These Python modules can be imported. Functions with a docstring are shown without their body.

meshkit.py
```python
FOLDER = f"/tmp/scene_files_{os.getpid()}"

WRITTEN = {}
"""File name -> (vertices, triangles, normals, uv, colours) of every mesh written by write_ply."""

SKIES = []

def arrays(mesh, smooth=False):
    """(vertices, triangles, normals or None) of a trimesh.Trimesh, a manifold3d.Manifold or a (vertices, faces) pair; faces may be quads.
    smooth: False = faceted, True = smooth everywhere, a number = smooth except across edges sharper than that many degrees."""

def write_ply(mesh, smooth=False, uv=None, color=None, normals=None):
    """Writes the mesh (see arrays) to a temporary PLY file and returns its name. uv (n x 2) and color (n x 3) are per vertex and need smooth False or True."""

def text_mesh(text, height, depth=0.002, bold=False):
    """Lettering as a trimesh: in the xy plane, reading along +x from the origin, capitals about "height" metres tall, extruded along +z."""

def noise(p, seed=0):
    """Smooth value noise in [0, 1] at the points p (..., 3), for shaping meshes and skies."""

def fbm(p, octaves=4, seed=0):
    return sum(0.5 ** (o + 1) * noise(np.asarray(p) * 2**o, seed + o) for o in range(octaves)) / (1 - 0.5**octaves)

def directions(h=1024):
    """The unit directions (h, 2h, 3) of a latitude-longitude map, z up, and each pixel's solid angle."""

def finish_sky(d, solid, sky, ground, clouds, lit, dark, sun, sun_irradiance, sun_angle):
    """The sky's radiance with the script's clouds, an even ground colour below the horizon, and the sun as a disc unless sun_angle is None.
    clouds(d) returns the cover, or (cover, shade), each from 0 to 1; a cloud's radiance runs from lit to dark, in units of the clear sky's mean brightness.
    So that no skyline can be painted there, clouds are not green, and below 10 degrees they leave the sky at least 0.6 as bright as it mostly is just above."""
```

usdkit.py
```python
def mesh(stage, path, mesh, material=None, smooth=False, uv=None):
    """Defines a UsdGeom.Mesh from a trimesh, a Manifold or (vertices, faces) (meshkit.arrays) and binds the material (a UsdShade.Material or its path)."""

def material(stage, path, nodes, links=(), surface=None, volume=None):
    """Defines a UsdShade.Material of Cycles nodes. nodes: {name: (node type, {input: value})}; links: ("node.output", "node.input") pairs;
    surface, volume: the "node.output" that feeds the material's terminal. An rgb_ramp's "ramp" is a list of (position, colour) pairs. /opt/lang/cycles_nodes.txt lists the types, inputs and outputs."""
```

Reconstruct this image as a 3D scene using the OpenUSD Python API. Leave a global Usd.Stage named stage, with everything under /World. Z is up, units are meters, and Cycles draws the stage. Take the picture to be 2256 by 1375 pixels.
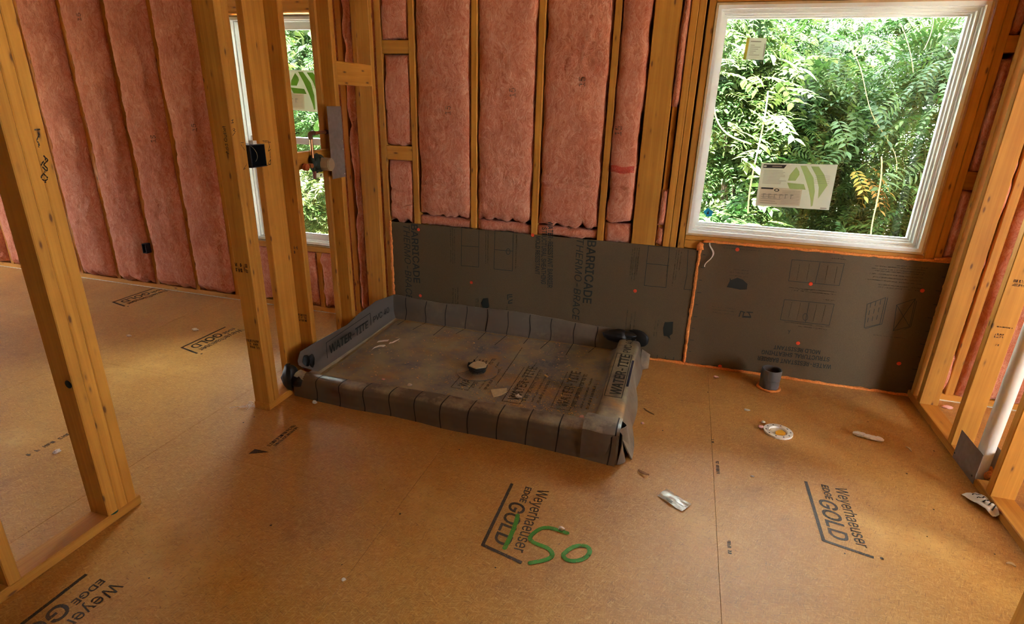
import math, random
import numpy as np, trimesh, usdkit, meshkit
from pxr import Usd, UsdGeom, UsdLux, UsdShade, Gf, Sdf, Vt
from shapely.geometry import LineString, Polygon, box as sbox, Point
from shapely.ops import unary_union

stage = Usd.Stage.CreateInMemory()
UsdGeom.SetStageUpAxis(stage, UsdGeom.Tokens.z)
UsdGeom.SetStageMetersPerUnit(stage, 1.0)
W = '/World'
UsdGeom.Xform.Define(stage, W)
random.seed(7); np.random.seed(7)

# ---------------------------------------------------------------- camera
F, H = 1245.39, 1.5                                   # focal length in pixels of the 2256 wide frame, eye height
YAW, PITCH, ROLL = .282479, .356047, .0282856
_f = np.array([-math.sin(YAW)*math.cos(PITCH), math.cos(YAW)*math.cos(PITCH), -math.sin(PITCH)])
_r = np.cross(_f, [0, 0, 1]); _r /= np.linalg.norm(_r); _u = np.cross(_r, _f)
RIGHT = _r*math.cos(ROLL)+_u*math.sin(ROLL); UP = _u*math.cos(ROLL)-_r*math.sin(ROLL)
cam = UsdGeom.Camera.Define(stage, W+'/camera')
cam.CreateHorizontalApertureAttr(36.0); cam.CreateVerticalApertureAttr(36.0*1375/2256)
cam.CreateFocalLengthAttr(36.0*F/2256)
cam.CreateClippingRangeAttr(Gf.Vec2f(0.05, 200))
M = Gf.Matrix4d(*[float(v) for row in (list(RIGHT)+[0], list(UP)+[0], list(-_f)+[0], [0, 0, H, 1]) for v in row])
cam.AddTransformOp().Set(M)
EXPOSURE = 3.52
cam.CreateExposureAttr(EXPOSURE)

# ---------------------------------------------------------------- sky and sun
dome = UsdLux.DomeLight.Define(stage, W+'/sky')
dome.CreateIntensityAttr(1.0); dome.CreateColorAttr(Gf.Vec3f(0.90, 0.97, 1.0))
sun = UsdLux.DistantLight.Define(stage, W+'/sun')
sun.CreateNormalizeAttr(True); sun.CreateIntensityAttr(7.0); sun.CreateAngleAttr(0.6); sun.CreateColorAttr(Gf.Vec3f(1.0, 0.95, 0.86))
SUN = np.array([0.03, -0.48, 0.87]); SUN /= np.linalg.norm(SUN)
_x = np.cross([0, 1, 0], SUN); _x /= np.linalg.norm(_x); _y = np.cross(SUN, _x)
sun.AddTransformOp().Set(Gf.Matrix4d(*[float(v) for row in (list(_x)+[0], list(_y)+[0], list(SUN)+[0], [0, 0, 10, 1]) for v in row]))

# ---------------------------------------------------------------- helpers
D = 3.376                                             # inner face of the exterior wall
_inv = np.array([RIGHT, -UP, _f])
def ray(p): return _inv.T @ np.array([(p[0]-1128)/F, (p[1]-687.5)/F, 1.0])
def fz(p, z=0.0): d = ray(p); return np.array([0, 0, H])+d*(z-H)/d[2]
def fy(p, y=D): d = ray(p); return np.array([0, 0, H])+d*y/d[1]
def fx(p, x=-1.86): d = ray(p); return np.array([0, 0, H])+d*x/d[0]
def crop(x0, y0, x1, w):
    s = (x1-x0)/w
    return lambda x, y: (x0+x*s, y0+y*s)

_names = {}
def path_of(name, parent):
    base = (str(parent.GetPath()) if parent is not None else W)+'/'+name
    n = _names.get(base, 0); _names[base] = n+1
    return base if n == 0 else f'{base}_{n:03d}'
def tag(p, label=None, cat=None, group=None, kind=None):
    for k, v in (('label', label), ('category', cat), ('group', group), ('kind', kind)):
        if v: p.SetCustomDataByKey(k, v)
    return p
def thing(name, label, cat, group=None, kind=None, loc=(0, 0, 0)):
    x = UsdGeom.Xform.Define(stage, path_of(name, None))
    if any(loc): x.AddTranslateOp().Set(Gf.Vec3d(*map(float, loc)))
    return tag(x.GetPrim(), label, cat, group, kind)
def obj(name, mesh, mat, parent=None, label=None, cat=None, group=None, kind=None, smooth=False, off=None):
    if isinstance(mesh, list): mesh = trimesh.util.concatenate(mesh)
    if off is not None: mesh = mesh.copy(); mesh.apply_translation(-np.asarray(off, float))
    m = usdkit.mesh(stage, path_of(name, parent), mesh, mat, smooth=smooth)
    return tag(m.GetPrim(), label, cat, group, kind)

def box(x0, x1, y0, y1, z0, z1):
    b = trimesh.creation.box([x1-x0, y1-y0, z1-z0]); b.apply_translation([(x0+x1)/2, (y0+y1)/2, (z0+z1)/2]); return b
def lumber(x0, x1, y0, y1, z0, z1, axis=None, c=.003):
    """A board with eased long edges."""
    lo, hi = np.array([x0, y0, z0], float), np.array([x1, y1, z1], float)
    s = hi-lo; a = int(np.argmax(s)) if axis is None else axis
    b, d = [k for k in range(3) if k != a]
    if (b, d) == (0, 2): b, d = 2, 0
    c = min(c, s[b]*.3, s[d]*.3)
    oc = [(c, 0), (s[b]-c, 0), (s[b], c), (s[b], s[d]-c), (s[b]-c, s[d]), (c, s[d]), (0, s[d]-c), (0, c)]
    v = np.zeros((16, 3))
    for i, (p, q) in enumerate(oc):
        for e in (0, 1):
            v[i+8*e, b], v[i+8*e, d], v[i+8*e, a] = lo[b]+p, lo[d]+q, (lo[a], hi[a])[e]
    f = []
    for i in range(8):
        j = (i+1) % 8; f += [[i, j, j+8], [i, j+8, i+8]]
    for i in range(1, 7): f += [[0, i+1, i], [8, 8+i, 8+i+1]]
    return trimesh.Trimesh(v, f, process=False)
def tube(pts, r, n=8, caps=True):
    pts = np.asarray(pts, float); k = len(pts); r = np.broadcast_to(np.asarray(r, float), (k,))
    t = np.gradient(pts, axis=0); t /= np.maximum(np.linalg.norm(t, axis=1, keepdims=True), 1e-9)
    up = np.array([0, 0, 1.0]) if abs(t[0][2]) < .9 else np.array([1.0, 0, 0])
    v = []; u0 = np.cross(t[0], up); u0 /= np.linalg.norm(u0)
    for i in range(k):
        u0 = u0-t[i]*(u0@t[i]); u0 /= max(np.linalg.norm(u0), 1e-9); w = np.cross(t[i], u0)
        for j in range(n):
            a = 2*math.pi*j/n; v.append(pts[i]+r[i]*(math.cos(a)*u0+math.sin(a)*w))
    f = []
    for i in range(k-1):
        for j in range(n):
            a, b = i*n+j, i*n+(j+1) % n; f += [[a, b, b+n], [a, b+n, a+n]]
    if caps:
        for i in range(1, n-1): f += [[0, i+1, i], [(k-1)*n, (k-1)*n+i, (k-1)*n+i+1]]
    return trimesh.Trimesh(v, f, process=False)
def spline(pts, n=24):
    pts = np.asarray(pts, float); s = np.r_[0, np.cumsum(np.linalg.norm(np.diff(pts, axis=0), axis=1))]
    from scipy.interpolate import CubicSpline
    return CubicSpline(s, pts)(np.linspace(0, s[-1], n)) if len(pts) > 2 else np.linspace(pts[0], pts[1], n)
def grid(P):
    """Mesh of a grid of points (n, m, 3)."""
    n, m = P.shape[:2]; i = np.arange(n*m).reshape(n, m)
    q = np.stack([i[:-1, :-1], i[1:, :-1], i[1:, 1:], i[:-1, 1:]], -1).reshape(-1, 4)
    return trimesh.Trimesh(P.reshape(-1, 3), np.vstack([q[:, [0, 1, 2]], q[:, [0, 2, 3]]]), process=False)
def shell(P, t):
    """A grid of points given a thickness t (vector or per-point offsets)."""
    Q = P+np.asarray(t); n, m = P.shape[:2]; i = np.arange(n*m).reshape(n, m)
    q = np.stack([i[:-1, :-1], i[1:, :-1], i[1:, 1:], i[:-1, 1:]], -1).reshape(-1, 4)
    rim = np.r_[i[0, :-1], i[:-1, -1], i[-1, :0:-1], i[:0:-1, 0]]; nxt = np.roll(rim, -1); o = n*m
    f = np.vstack([q[:, [0, 1, 2]], q[:, [0, 2, 3]], q[:, [0, 2, 1]]+o, q[:, [0, 3, 2]]+o,
                   np.c_[rim, nxt+o, nxt], np.c_[rim, rim+o, nxt+o]])
    m_ = trimesh.Trimesh(np.vstack([P.reshape(-1, 3), Q.reshape(-1, 3)]), f, process=False)
    trimesh.repair.fix_normals(m_); return m_
def lathe(prof, n=32, center=(0, 0, 0)):
    m = trimesh.creation.revolve(np.array(prof, float), sections=n); m.apply_translation(center); return m
def rock(c, s, seed, sub=2, amp=.35):
    m = trimesh.creation.icosphere(sub, 1.0); v = m.vertices
    v = v*(1+amp*(meshkit.fbm(v*1.7+seed*9.1, 3, seed)-.5)[:, None]*2); m.vertices = v*np.asarray(s)+np.asarray(c); return m

# flat print: shapes in a plane frame (O, U, V), raised by h along U x V
def on_frame(m, O, U, V, lift=.0006):
    O, U, V = (np.asarray(a, float) for a in (O, U, V)); N = np.cross(U, V); N /= np.linalg.norm(N)
    v = m.vertices; m = m.copy(); m.vertices = O+np.outer(v[:, 0], U)+np.outer(v[:, 1], V)+np.outer(v[:, 2]+lift, N); return m
def polys(shape, t=.0006):
    out = []
    for g in getattr(shape, 'geoms', [shape]):
        if not g.is_empty and g.area > 1e-9: out.append(trimesh.creation.extrude_polygon(g, t, engine='earcut'))
    return trimesh.util.concatenate(out)
def strokes(lines, w, cap=2):
    return unary_union([LineString(l).buffer(w/2, cap_style=cap, resolution=4) for l in lines])
_txt = {}
def text(s, length, height, italic=0, bold=False):
    """Lettering fitted to a length, capitals about height tall, baseline on v = 0."""
    if (s, bold) not in _txt: _txt[s, bold] = meshkit.text_mesh(s, 1.0, .0006, bold=bold)
    m = _txt[s, bold].copy(); v = m.vertices.copy(); v[:, 0] -= v[:, 0].min()
    v[:, 0] *= length/v[:, 0].max(); v[:, 1] *= height; v[:, 0] += italic*v[:, 1]; m.vertices = v; return m
def marks(length, height, rows, seed, fill=.75, lines=False):
    """Rows of print too small to read: little letter-like shapes."""
    r = random.Random(seed); out = []; rh = height/rows
    for k in range(rows):
        x = 0; z0, z1 = k*rh+rh*.14, k*rh+rh*.84; h = z1-z0; w = h*.62; s = h*.17
        while x+w < length:
            if r.random() < fill:
                pick = r.sample(range(6), 3)
                out += [[sbox(x, z0, x+s, z1), sbox(x+w-s, z0, x+w, z1), sbox(x, z1-s, x+w, z1), sbox(x, z0, x+w, z0+s), sbox(x, z0+h*.42, x+w, z0+h*.42+s), sbox(x+w/2-s/2, z0, x+w/2+s/2, z1)][q] for q in pick]
            x += w*1.3
    return polys(unary_union(out))
def wall_text(s, a, b, h, y, **k):
    """Lettering on a plane facing -y from point a to point b."""
    U = b-a; L = np.linalg.norm(U); U = U/L; N = np.array([0, -1.0, 0]); V = np.cross(N, U)
    return on_frame(text(s, L, h, **k), a, U, V)

# ---------------------------------------------------------------- materials
def mat(name, nodes, links, surface): return usdkit.material(stage, W+'/Looks/'+name, nodes, links, surface=surface)
def plain(name, color, rough=.6, bumpy=0, scale=80, metal=0, var=.0, **kw):
    n = {'p': ('principled_bsdf', dict(base_color=color, roughness=rough, metallic=metal, **kw))}; l = []
    if var or bumpy:
        n['g'] = ('texture_coordinate', {}); n['n'] = ('noise_texture', {'scale': scale, 'detail': 4.0}); l += [('g.object', 'n.vector')]
    if var:
        n['r'] = ('rgb_ramp', {'ramp': [(.3, [c*(1-var) for c in color]), (.7, [min(1, c*(1+var)) for c in color])]}); l += [('n.fac', 'r.fac'), ('r.color', 'p.base_color')]
    if bumpy:
        n['b'] = ('bump', {'strength': bumpy, 'distance': .004}); l += [('n.fac', 'b.height'), ('b.normal', 'p.normal')]
    return mat(name, n, l, 'p.BSDF')
def wood(name, axis, light=(.68, .315, .044), dark=(.55, .225, .026), rough=.62):
    st = [52.0, 52.0, 52.0]; st[axis] = 1.3
    kn = [22.0, 22.0, 22.0]; kn[axis] = 7.0
    n = {'g': ('geometry', {}), 'o': ('object_info', {}), 'os': ('vector_math', {'math_type': 'scale', 'vector1': (13.7, 7.1, 5.3)}),
         'av': ('vector_math', {'math_type': 'add'}), 'm': ('mapping', {'scale': st}), 'n1': ('noise_texture', {'scale': 1.0, 'detail': 5.0, 'roughness': .6, 'distortion': .6}),
         'r1': ('rgb_ramp', {'ramp': [(.32, dark), (.5, [(a+b)/2 for a, b in zip(light, dark)]), (.64, light)]}),
         'tone': ('map_range', {'from_min': 0.0, 'from_max': 1.0, 'to_min': .86, 'to_max': 1.1}),
         'hs': ('hsv', {}), 'mk': ('mapping', {'scale': kn}), 'v': ('voronoi_texture', {'scale': 1.0, 'feature': 'f1', 'randomness': 1.0}),
         'kr': ('rgb_ramp', {'ramp': [(.0, (1, 1, 1)), (.07, (.95, .95, .95)), (.12, (.25, .25, .25)), (.20, (0, 0, 0))]}),
         'mix': ('mix_color', {'blend_type': 'mix', 'b': (.19, .075, .02)}),
         'n2': ('noise_texture', {'scale': 5.0, 'detail': 2.0}), 'r2': ('rgb_ramp', {'ramp': [(.3, (.86, .84, .80)), (.7, (1, 1, 1))]}), 'mu': ('mix_color', {'blend_type': 'multiply', 'fac': 1.0}),
         'b': ('bump', {'strength': .25, 'distance': .002}), 'p': ('principled_bsdf', {'roughness': rough, 'specular_ior_level': .35})}
    l = [('o.random', 'os.scale'), ('g.position', 'av.vector1'), ('os.vector', 'av.vector2'), ('av.vector', 'm.vector'), ('m.vector', 'n1.vector'), ('n1.fac', 'r1.fac'),
         ('o.random', 'tone.value'), ('tone.result', 'hs.value'), ('r1.color', 'hs.color'), ('av.vector', 'mk.vector'), ('mk.vector', 'v.vector'), ('v.distance', 'kr.fac'),
         ('kr.color', 'mix.fac'), ('hs.color', 'mix.a'), ('av.vector', 'n2.vector'), ('n2.fac', 'r2.fac'), ('mix.result', 'mu.a'), ('r2.color', 'mu.b'), ('mu.result', 'p.base_color'),
         ('n1.fac', 'b.height'), ('b.normal', 'p.normal')]
    return mat(name, n, l, 'p.BSDF')
WOOD = [wood('pine_along_x', 0), wood('pine_along_y', 1), wood('pine_along_z', 2)]
def osb(name):
    """Pressed strands: several layers of long thin flakes lying at different angles, pale ones and dark ones."""
    n = {'g': ('geometry', {}), 'nd': ('noise_texture', {'scale': 9.0, 'detail': 2.0}), 'dd': ('vector_math', {'math_type': 'multiply_add', 'vector2': (.03, .03, 0)})}
    l = [('g.position', 'nd.vector'), ('nd.color', 'dd.vector1'), ('g.position', 'dd.vector3')]
    pale = dark = None
    for i, (ang, sx, sy) in enumerate([(.25, 24, 250), (1.15, 30, 220), (1.9, 18, 260), (2.75, 34, 210), (1.55, 44, 330)]):
        n.update({f'm{i}': ('mapping', {'mapping_type': 'texture', 'scale': (1/sx, 1/sy, 1), 'rotation': (0, 0, ang), 'location': (7.3*i, 3.1*i, 0)}), f'n{i}': ('noise_texture', {'scale': 1.0, 'detail': 3.0, 'roughness': .62}),
                  f'a{i}': ('map_range', {'from_min': .56, 'from_max': .72, 'to_min': 0., 'to_max': 1.0, 'clamp': True}), f'b{i}': ('map_range', {'from_min': .41, 'from_max': .27, 'to_min': 0., 'to_max': 1.0, 'clamp': True})})
        l += [('dd.vector', f'm{i}.vector'), (f'm{i}.vector', f'n{i}.vector'), (f'n{i}.fac', f'a{i}.value'), (f'n{i}.fac', f'b{i}.value')]
        if i == 0: pale, dark = 'a0.result', 'b0.result'
        else:
            n.update({f'x{i}': ('math', {'math_type': 'maximum'}), f'y{i}': ('math', {'math_type': 'maximum'})})
            l += [(pale, f'x{i}.value1'), (f'a{i}.result', f'x{i}.value2'), (dark, f'y{i}.value1'), (f'b{i}.result', f'y{i}.value2')]; pale, dark = f'x{i}.value', f'y{i}.value'
    n.update({'n2': ('noise_texture', {'scale': 1.5, 'detail': 7.0, 'roughness': .62}), 'r2': ('rgb_ramp', {'ramp': [(.32, (.36, .140, .012)), (.50, (.48, .208, .021)), (.70, (.55, .262, .034))]}),
         'pm': ('math', {'math_type': 'multiply', 'value2': .72}), 'dm': ('math', {'math_type': 'multiply', 'value2': .85}), 'm1_': ('mix_color', {'b': (.74, .43, .11)}), 'm2_': ('mix_color', {'b': (.22, .078, .010)}),
         'md': ('mapping', {'mapping_type': 'texture', 'scale': (1/28, 1/120, 1), 'rotation': (0, 0, 1.2)}), 'nd2': ('noise_texture', {'scale': 1.0, 'detail': 4.0, 'roughness': .7}), 'rd': ('rgb_ramp', {'ramp': [(.645, (0, 0, 0)), (.70, (.75, .75, .75))]}), 'mx': ('mix_color', {'b': (.10, .035, .008)}),
         'b': ('bump', {'strength': .3, 'distance': .0012}), 'p': ('principled_bsdf', {'roughness': .58, 'specular_ior_level': .55, 'sheen_weight': .20, 'sheen_roughness': .4, 'sheen_tint': (1, .88, .55)})})
    l += [('g.position', 'n2.vector'), ('n2.fac', 'r2.fac'), (pale, 'pm.value1'), (dark, 'dm.value1'), ('pm.value', 'm1_.fac'), ('r2.color', 'm1_.a'), ('dm.value', 'm2_.fac'), ('m1_.result', 'm2_.a'),
          ('g.position', 'md.vector'), ('md.vector', 'nd2.vector'), ('nd2.fac', 'rd.fac'), ('rd.color', 'mx.fac'), ('m2_.result', 'mx.a'), ('mx.result', 'p.base_color'), ('n1.fac', 'b.height'), ('b.normal', 'p.normal')]
    return mat(name, n, l, 'p.BSDF')
OSB = osb('strand_board')
def pink(name):
    n = {'g': ('geometry', {}), 'nd': ('noise_texture', {'scale': 7.0, 'detail': 3.0}), 'dv': ('vector_math', {'math_type': 'multiply_add', 'vector2': (.16, .16, .16)}),
         'm': ('mapping', {'scale': (60, 60, 13), 'rotation': (0, .25, 0)}), 'n1': ('noise_texture', {'scale': 1.0, 'detail': 6.0, 'roughness': .7, 'distortion': 1.2}),
         'r1': ('rgb_ramp', {'ramp': [(.25, (.46, .115, .055)), (.45, (.64, .228, .128)), (.58, (.72, .325, .205)), (.75, (.82, .50, .35))]}),
         'n2': ('noise_texture', {'scale': 5.5, 'detail': 5.0, 'roughness': .65}), 'r2': ('rgb_ramp', {'ramp': [(.3, (.80, .66, .62)), (.6, (1, 1, 1))]}), 'mu': ('mix_color', {'blend_type': 'multiply', 'fac': 1.0}),
         'n3': ('noise_texture', {'scale': 160.0, 'detail': 3.0}), 'b': ('bump', {'strength': .7, 'distance': .006}), 'b2': ('bump', {'strength': .5, 'distance': .003}),
         'p': ('principled_bsdf', {'roughness': .95, 'specular_ior_level': .08, 'sheen_weight': .25, 'sheen_tint': (1, .8, .75)})}
    l = [('g.position', 'nd.vector'), ('nd.color', 'dv.vector1'), ('g.position', 'dv.vector3'), ('dv.vector', 'm.vector'), ('m.vector', 'n1.vector'), ('n1.fac', 'r1.fac'), ('g.position', 'n2.vector'),
         ('n2.fac', 'r2.fac'), ('r1.color', 'mu.a'), ('r2.color', 'mu.b'), ('mu.result', 'p.base_color'), ('n1.fac', 'b.height'), ('g.position', 'n3.vector'), ('n3.fac', 'b2.height'), ('b.normal', 'b2.normal'), ('b2.normal', 'p.normal')]
    return mat(name, n, l, 'p.BSDF')
PINK = pink('pink_glass_wool')
FIBRE = plain('pale_pink_fibre', (.74, .40, .27), .8)
def liner(name, dusty, side=0.0, base=(.092, .082, .072)):
    """Grey vinyl; dust settles where faces look up and where noise puts it (side: more of it towards +x)."""
    n = {'g': ('geometry', {}), 'sx': ('separate_xyz', {}), 'sn': ('separate_xyz', {}), 'n1': ('noise_texture', {'scale': 4.2, 'detail': 9.0, 'roughness': .70}),
         'ad': ('math', {'math_type': 'multiply_add', 'value2': side}), 'r1': ('rgb_ramp', {'ramp': [(.5-.10*dusty, (0, 0, 0)), (.68-.05*dusty, (min(.95, dusty),)*3)]}),
         'up': ('map_range', {'from_min': .35, 'from_max': .9, 'to_min': .10, 'to_max': 1.0, 'clamp': True}), 'mul': ('math', {'math_type': 'multiply'}),
         'n2': ('noise_texture', {'scale': 1.7, 'detail': 4.0, 'roughness': .6}), 'r2': ('rgb_ramp', {'ramp': [(.36, (.52, .26, .07)), (.47, (.46, .39, .22)), (.72, (.54, .50, .34))]}),
         'mx': ('mix_color', {'a': base}), 'n3': ('noise_texture', {'scale': 150.0, 'detail': 3.0}), 'rr': ('map_range', {'to_min': .30, 'to_max': .85}),
         'b': ('bump', {'strength': .12, 'distance': .002}), 'p': ('principled_bsdf', {'specular_ior_level': .5})}
    l = [('g.position', 'n1.vector'), ('g.position', 'sx.vector'), ('sx.x', 'ad.value1'), ('n1.fac', 'ad.value3'), ('ad.value', 'r1.fac'), ('g.normal', 'sn.vector'), ('sn.z', 'up.value'), ('r1.color', 'mul.value1'), ('up.result', 'mul.value2'),
         ('g.position', 'n2.vector'), ('n2.fac', 'r2.fac'), ('mul.value', 'mx.fac'), ('r2.color', 'mx.b'), ('mx.result', 'p.base_color'),
         ('mul.value', 'rr.value'), ('rr.result', 'p.roughness'), ('g.position', 'n3.vector'), ('n3.fac', 'b.height'), ('b.normal', 'p.normal')]
    return mat(name, n, l, 'p.BSDF')
LINER_CLEAN, LINER_DUST, LINER_MID = liner('grey_vinyl_clean', .12, 0, (.135, .116, .102)), liner('grey_vinyl_dusty', .80, -.06, (.165, .175, .195)), liner('grey_vinyl_some_dust', 1.0, .07, (.145, .115, .088))
def worn_ink(name, color, wear=.42, alpha=.9):
    n = {'g': ('geometry', {}), 'n': ('noise_texture', {'scale': 260.0, 'detail': 2.0}), 'r': ('rgb_ramp', {'ramp': [(wear-.06, (0, 0, 0)), (wear+.06, (alpha,)*3)]}),
         'p': ('principled_bsdf', {'base_color': color, 'roughness': .6}), 't': ('transparent_bsdf', {}), 'x': ('mix_closure', {})}
    return mat(name, n, [('g.position', 'n.vector'), ('n.fac', 'r.fac'), ('r.color', 'x.fac'), ('t.BSDF', 'x.closure1'), ('p.BSDF', 'x.closure2')], 'x.closure')
INK_FLOOR = worn_ink('floor_stamp_ink', (.055, .04, .025), .40, .92)
INK_STUD = worn_ink('stud_stamp_ink', (.03, .018, .008), .45, .85)
INK_PANEL = plain('panel_print_ink', (.012, .017, .014), .6)
INK_FINE = worn_ink('panel_fine_print', (.012, .017, .014), .47, .75)
INK_PINK = worn_ink('wool_print_ink', (.10, .07, .05), .52, .8)
SPRAY = worn_ink('green_marking_paint', (.055, .30, .018), .40, .82)
BOARD = plain('dark_fibre_board', (.112, .077, .036), .75, .2, 300, var=.12)
FOAM = plain('orange_foam', (.85, .28, .055), .7, .8, 120, var=.2)
WHITE = plain('white_vinyl', (.86, .88, .85), .35)
BLACK = plain('black_rubber', (.010, .010, .010), .45, .2, 60)
STRIPE = plain('black_stripe', (.008, .008, .008), .5)
STEEL = plain('galvanised_steel', (.27, .24, .21), .5, .15, 40, metal=.4, var=.12)
NAIL = plain('nail_head', (.6, .58, .52), .4, metal=.8)
COPPER = plain('copper_pipe_metal', (.62, .30, .15), .35, metal=.9)
SOLDER = plain('soldered_fitting', (.16, .08, .05), .5, metal=.5)
PVC_GREY = plain('grey_pvc', (.115, .105, .10), .5, .1, 60)
PVC_WHITE = plain('white_pvc', (.82, .80, .72), .3)
RED = plain('red_tubing', (.55, .02, .02), .35)
CAPRED = plain('orange_red_plastic', (.80, .07, .02), .4)
YELLOW = plain('yellow_plastic', (.85, .45, .02), .4)
BLUE = plain('blue_plastic', (.01, .32, .62), .4)
def printed(name, c): return mat(name, {'p': ('principled_bsdf', {'base_color': c, 'roughness': .6}), 't': ('translucent_bsdf', {'color': [v*.55 for v in c]}), 'x': ('mix_closure', {'fac': .40})}, [('p.BSDF', 'x.closure1'), ('t.BSDF', 'x.closure2')], 'x.closure')
PAPER = mat('label_paper', {'p': ('principled_bsdf', {'base_color': (.80, .79, .70), 'roughness': .6}), 't': ('translucent_bsdf', {'color': (.42, .42, .34)}), 'x': ('mix_closure', {'fac': .40})}, [('p.BSDF', 'x.closure1'), ('t.BSDF', 'x.closure2')], 'x.closure')
GREEN_PALE = printed('label_pale_green', (.50, .60, .26))
GREEN_INK = printed('label_green', (.25, .44, .06))
GREY_INK = printed('label_grey', (.38, .34, .28))
PEACH_INK = printed('label_peach', (.70, .60, .46))
DARK_INK = plain('label_black', (.02, .02, .018), .5)
YEL_INK = printed('label_yellow', (.80, .72, .08))
CARD = plain('card_scrap', (.62, .50, .30), .8, var=.1)
CHIP = plain('sawdust_chip', (.72, .50, .22), .8)
FLUFF = plain('white_fluff', (.82, .74, .66), .9, .6, 200)
PINKFLUFF = plain('pink_fluff', (.85, .50, .44), .9, .6, 200)
BARK = plain('bark', (.11, .08, .05), .9, .6, 40, var=.3)
TWIG = plain('pale_twig', (.28, .22, .10), .8)
SEAL = plain('sill_gasket', (.66, .58, .44), .8)
TANWOOD = plain('pale_cut_wood', (.62, .45, .24), .7, var=.1, scale=30)
CEILM = plain('ceiling_board', (.40, .23, .08), .8)
SHEATH = plain('sheathing_board', (.38, .20, .06), .8, var=.2, scale=12)
BASE = plain('joint_brown', (.22, .11, .03), .9)  # brown of the layer under the floor sheets
GROUND = plain('dry_ground', (.36, .33, .24), .95, .5, 4, var=.3)
SIDING = plain('outer_siding', (.55, .55, .52), .7)
PLASTIC = mat('clear_film', {'p': ('principled_bsdf', {'base_color': (.75, .72, .62), 'roughness': .18}), 't': ('transparent_bsdf', {'color': (.92, .9, .85)}), 'x': ('mix_closure', {'fac': .42})},
              [('t.BSDF', 'x.closure1'), ('p.BSDF', 'x.closure2')], 'x.closure')
GLASS = mat('window_glass', {'f': ('fresnel', {'IOR': 1.45}), 't': ('transparent_bsdf', {'color': (.97, 1.0, .975)}), 'g': ('glossy_bsdf', {'roughness': .0, 'color': (1, 1, 1)}), 'x': ('mix_closure', {})},
            [('f.fac', 'x.fac'), ('t.BSDF', 'x.closure1'), ('g.BSDF', 'x.closure2')], 'x.closure')
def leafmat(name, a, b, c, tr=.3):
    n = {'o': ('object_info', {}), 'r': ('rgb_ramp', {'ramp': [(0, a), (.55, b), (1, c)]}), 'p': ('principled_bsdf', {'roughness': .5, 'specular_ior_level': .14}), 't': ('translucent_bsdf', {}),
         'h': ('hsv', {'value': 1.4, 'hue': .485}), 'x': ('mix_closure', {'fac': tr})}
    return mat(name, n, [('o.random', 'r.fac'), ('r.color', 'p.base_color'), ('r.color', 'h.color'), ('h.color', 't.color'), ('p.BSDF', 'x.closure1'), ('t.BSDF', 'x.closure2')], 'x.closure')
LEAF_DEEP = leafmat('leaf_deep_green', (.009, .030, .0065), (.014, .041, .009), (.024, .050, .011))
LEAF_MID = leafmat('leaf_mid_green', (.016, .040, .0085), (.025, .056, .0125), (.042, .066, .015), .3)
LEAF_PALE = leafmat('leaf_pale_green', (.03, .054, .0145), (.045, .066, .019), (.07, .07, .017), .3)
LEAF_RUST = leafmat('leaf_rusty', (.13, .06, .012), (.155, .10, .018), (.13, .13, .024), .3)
LEAF_SUN = leafmat('leaf_sun_glare', (.05, .092, .028), (.077, .127, .035), (.104, .146, .042), .3)  # lit leaf copy: sun glare put into a paler colour

# ================================================================ STRUCTURE
TOP = 2.60
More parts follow.
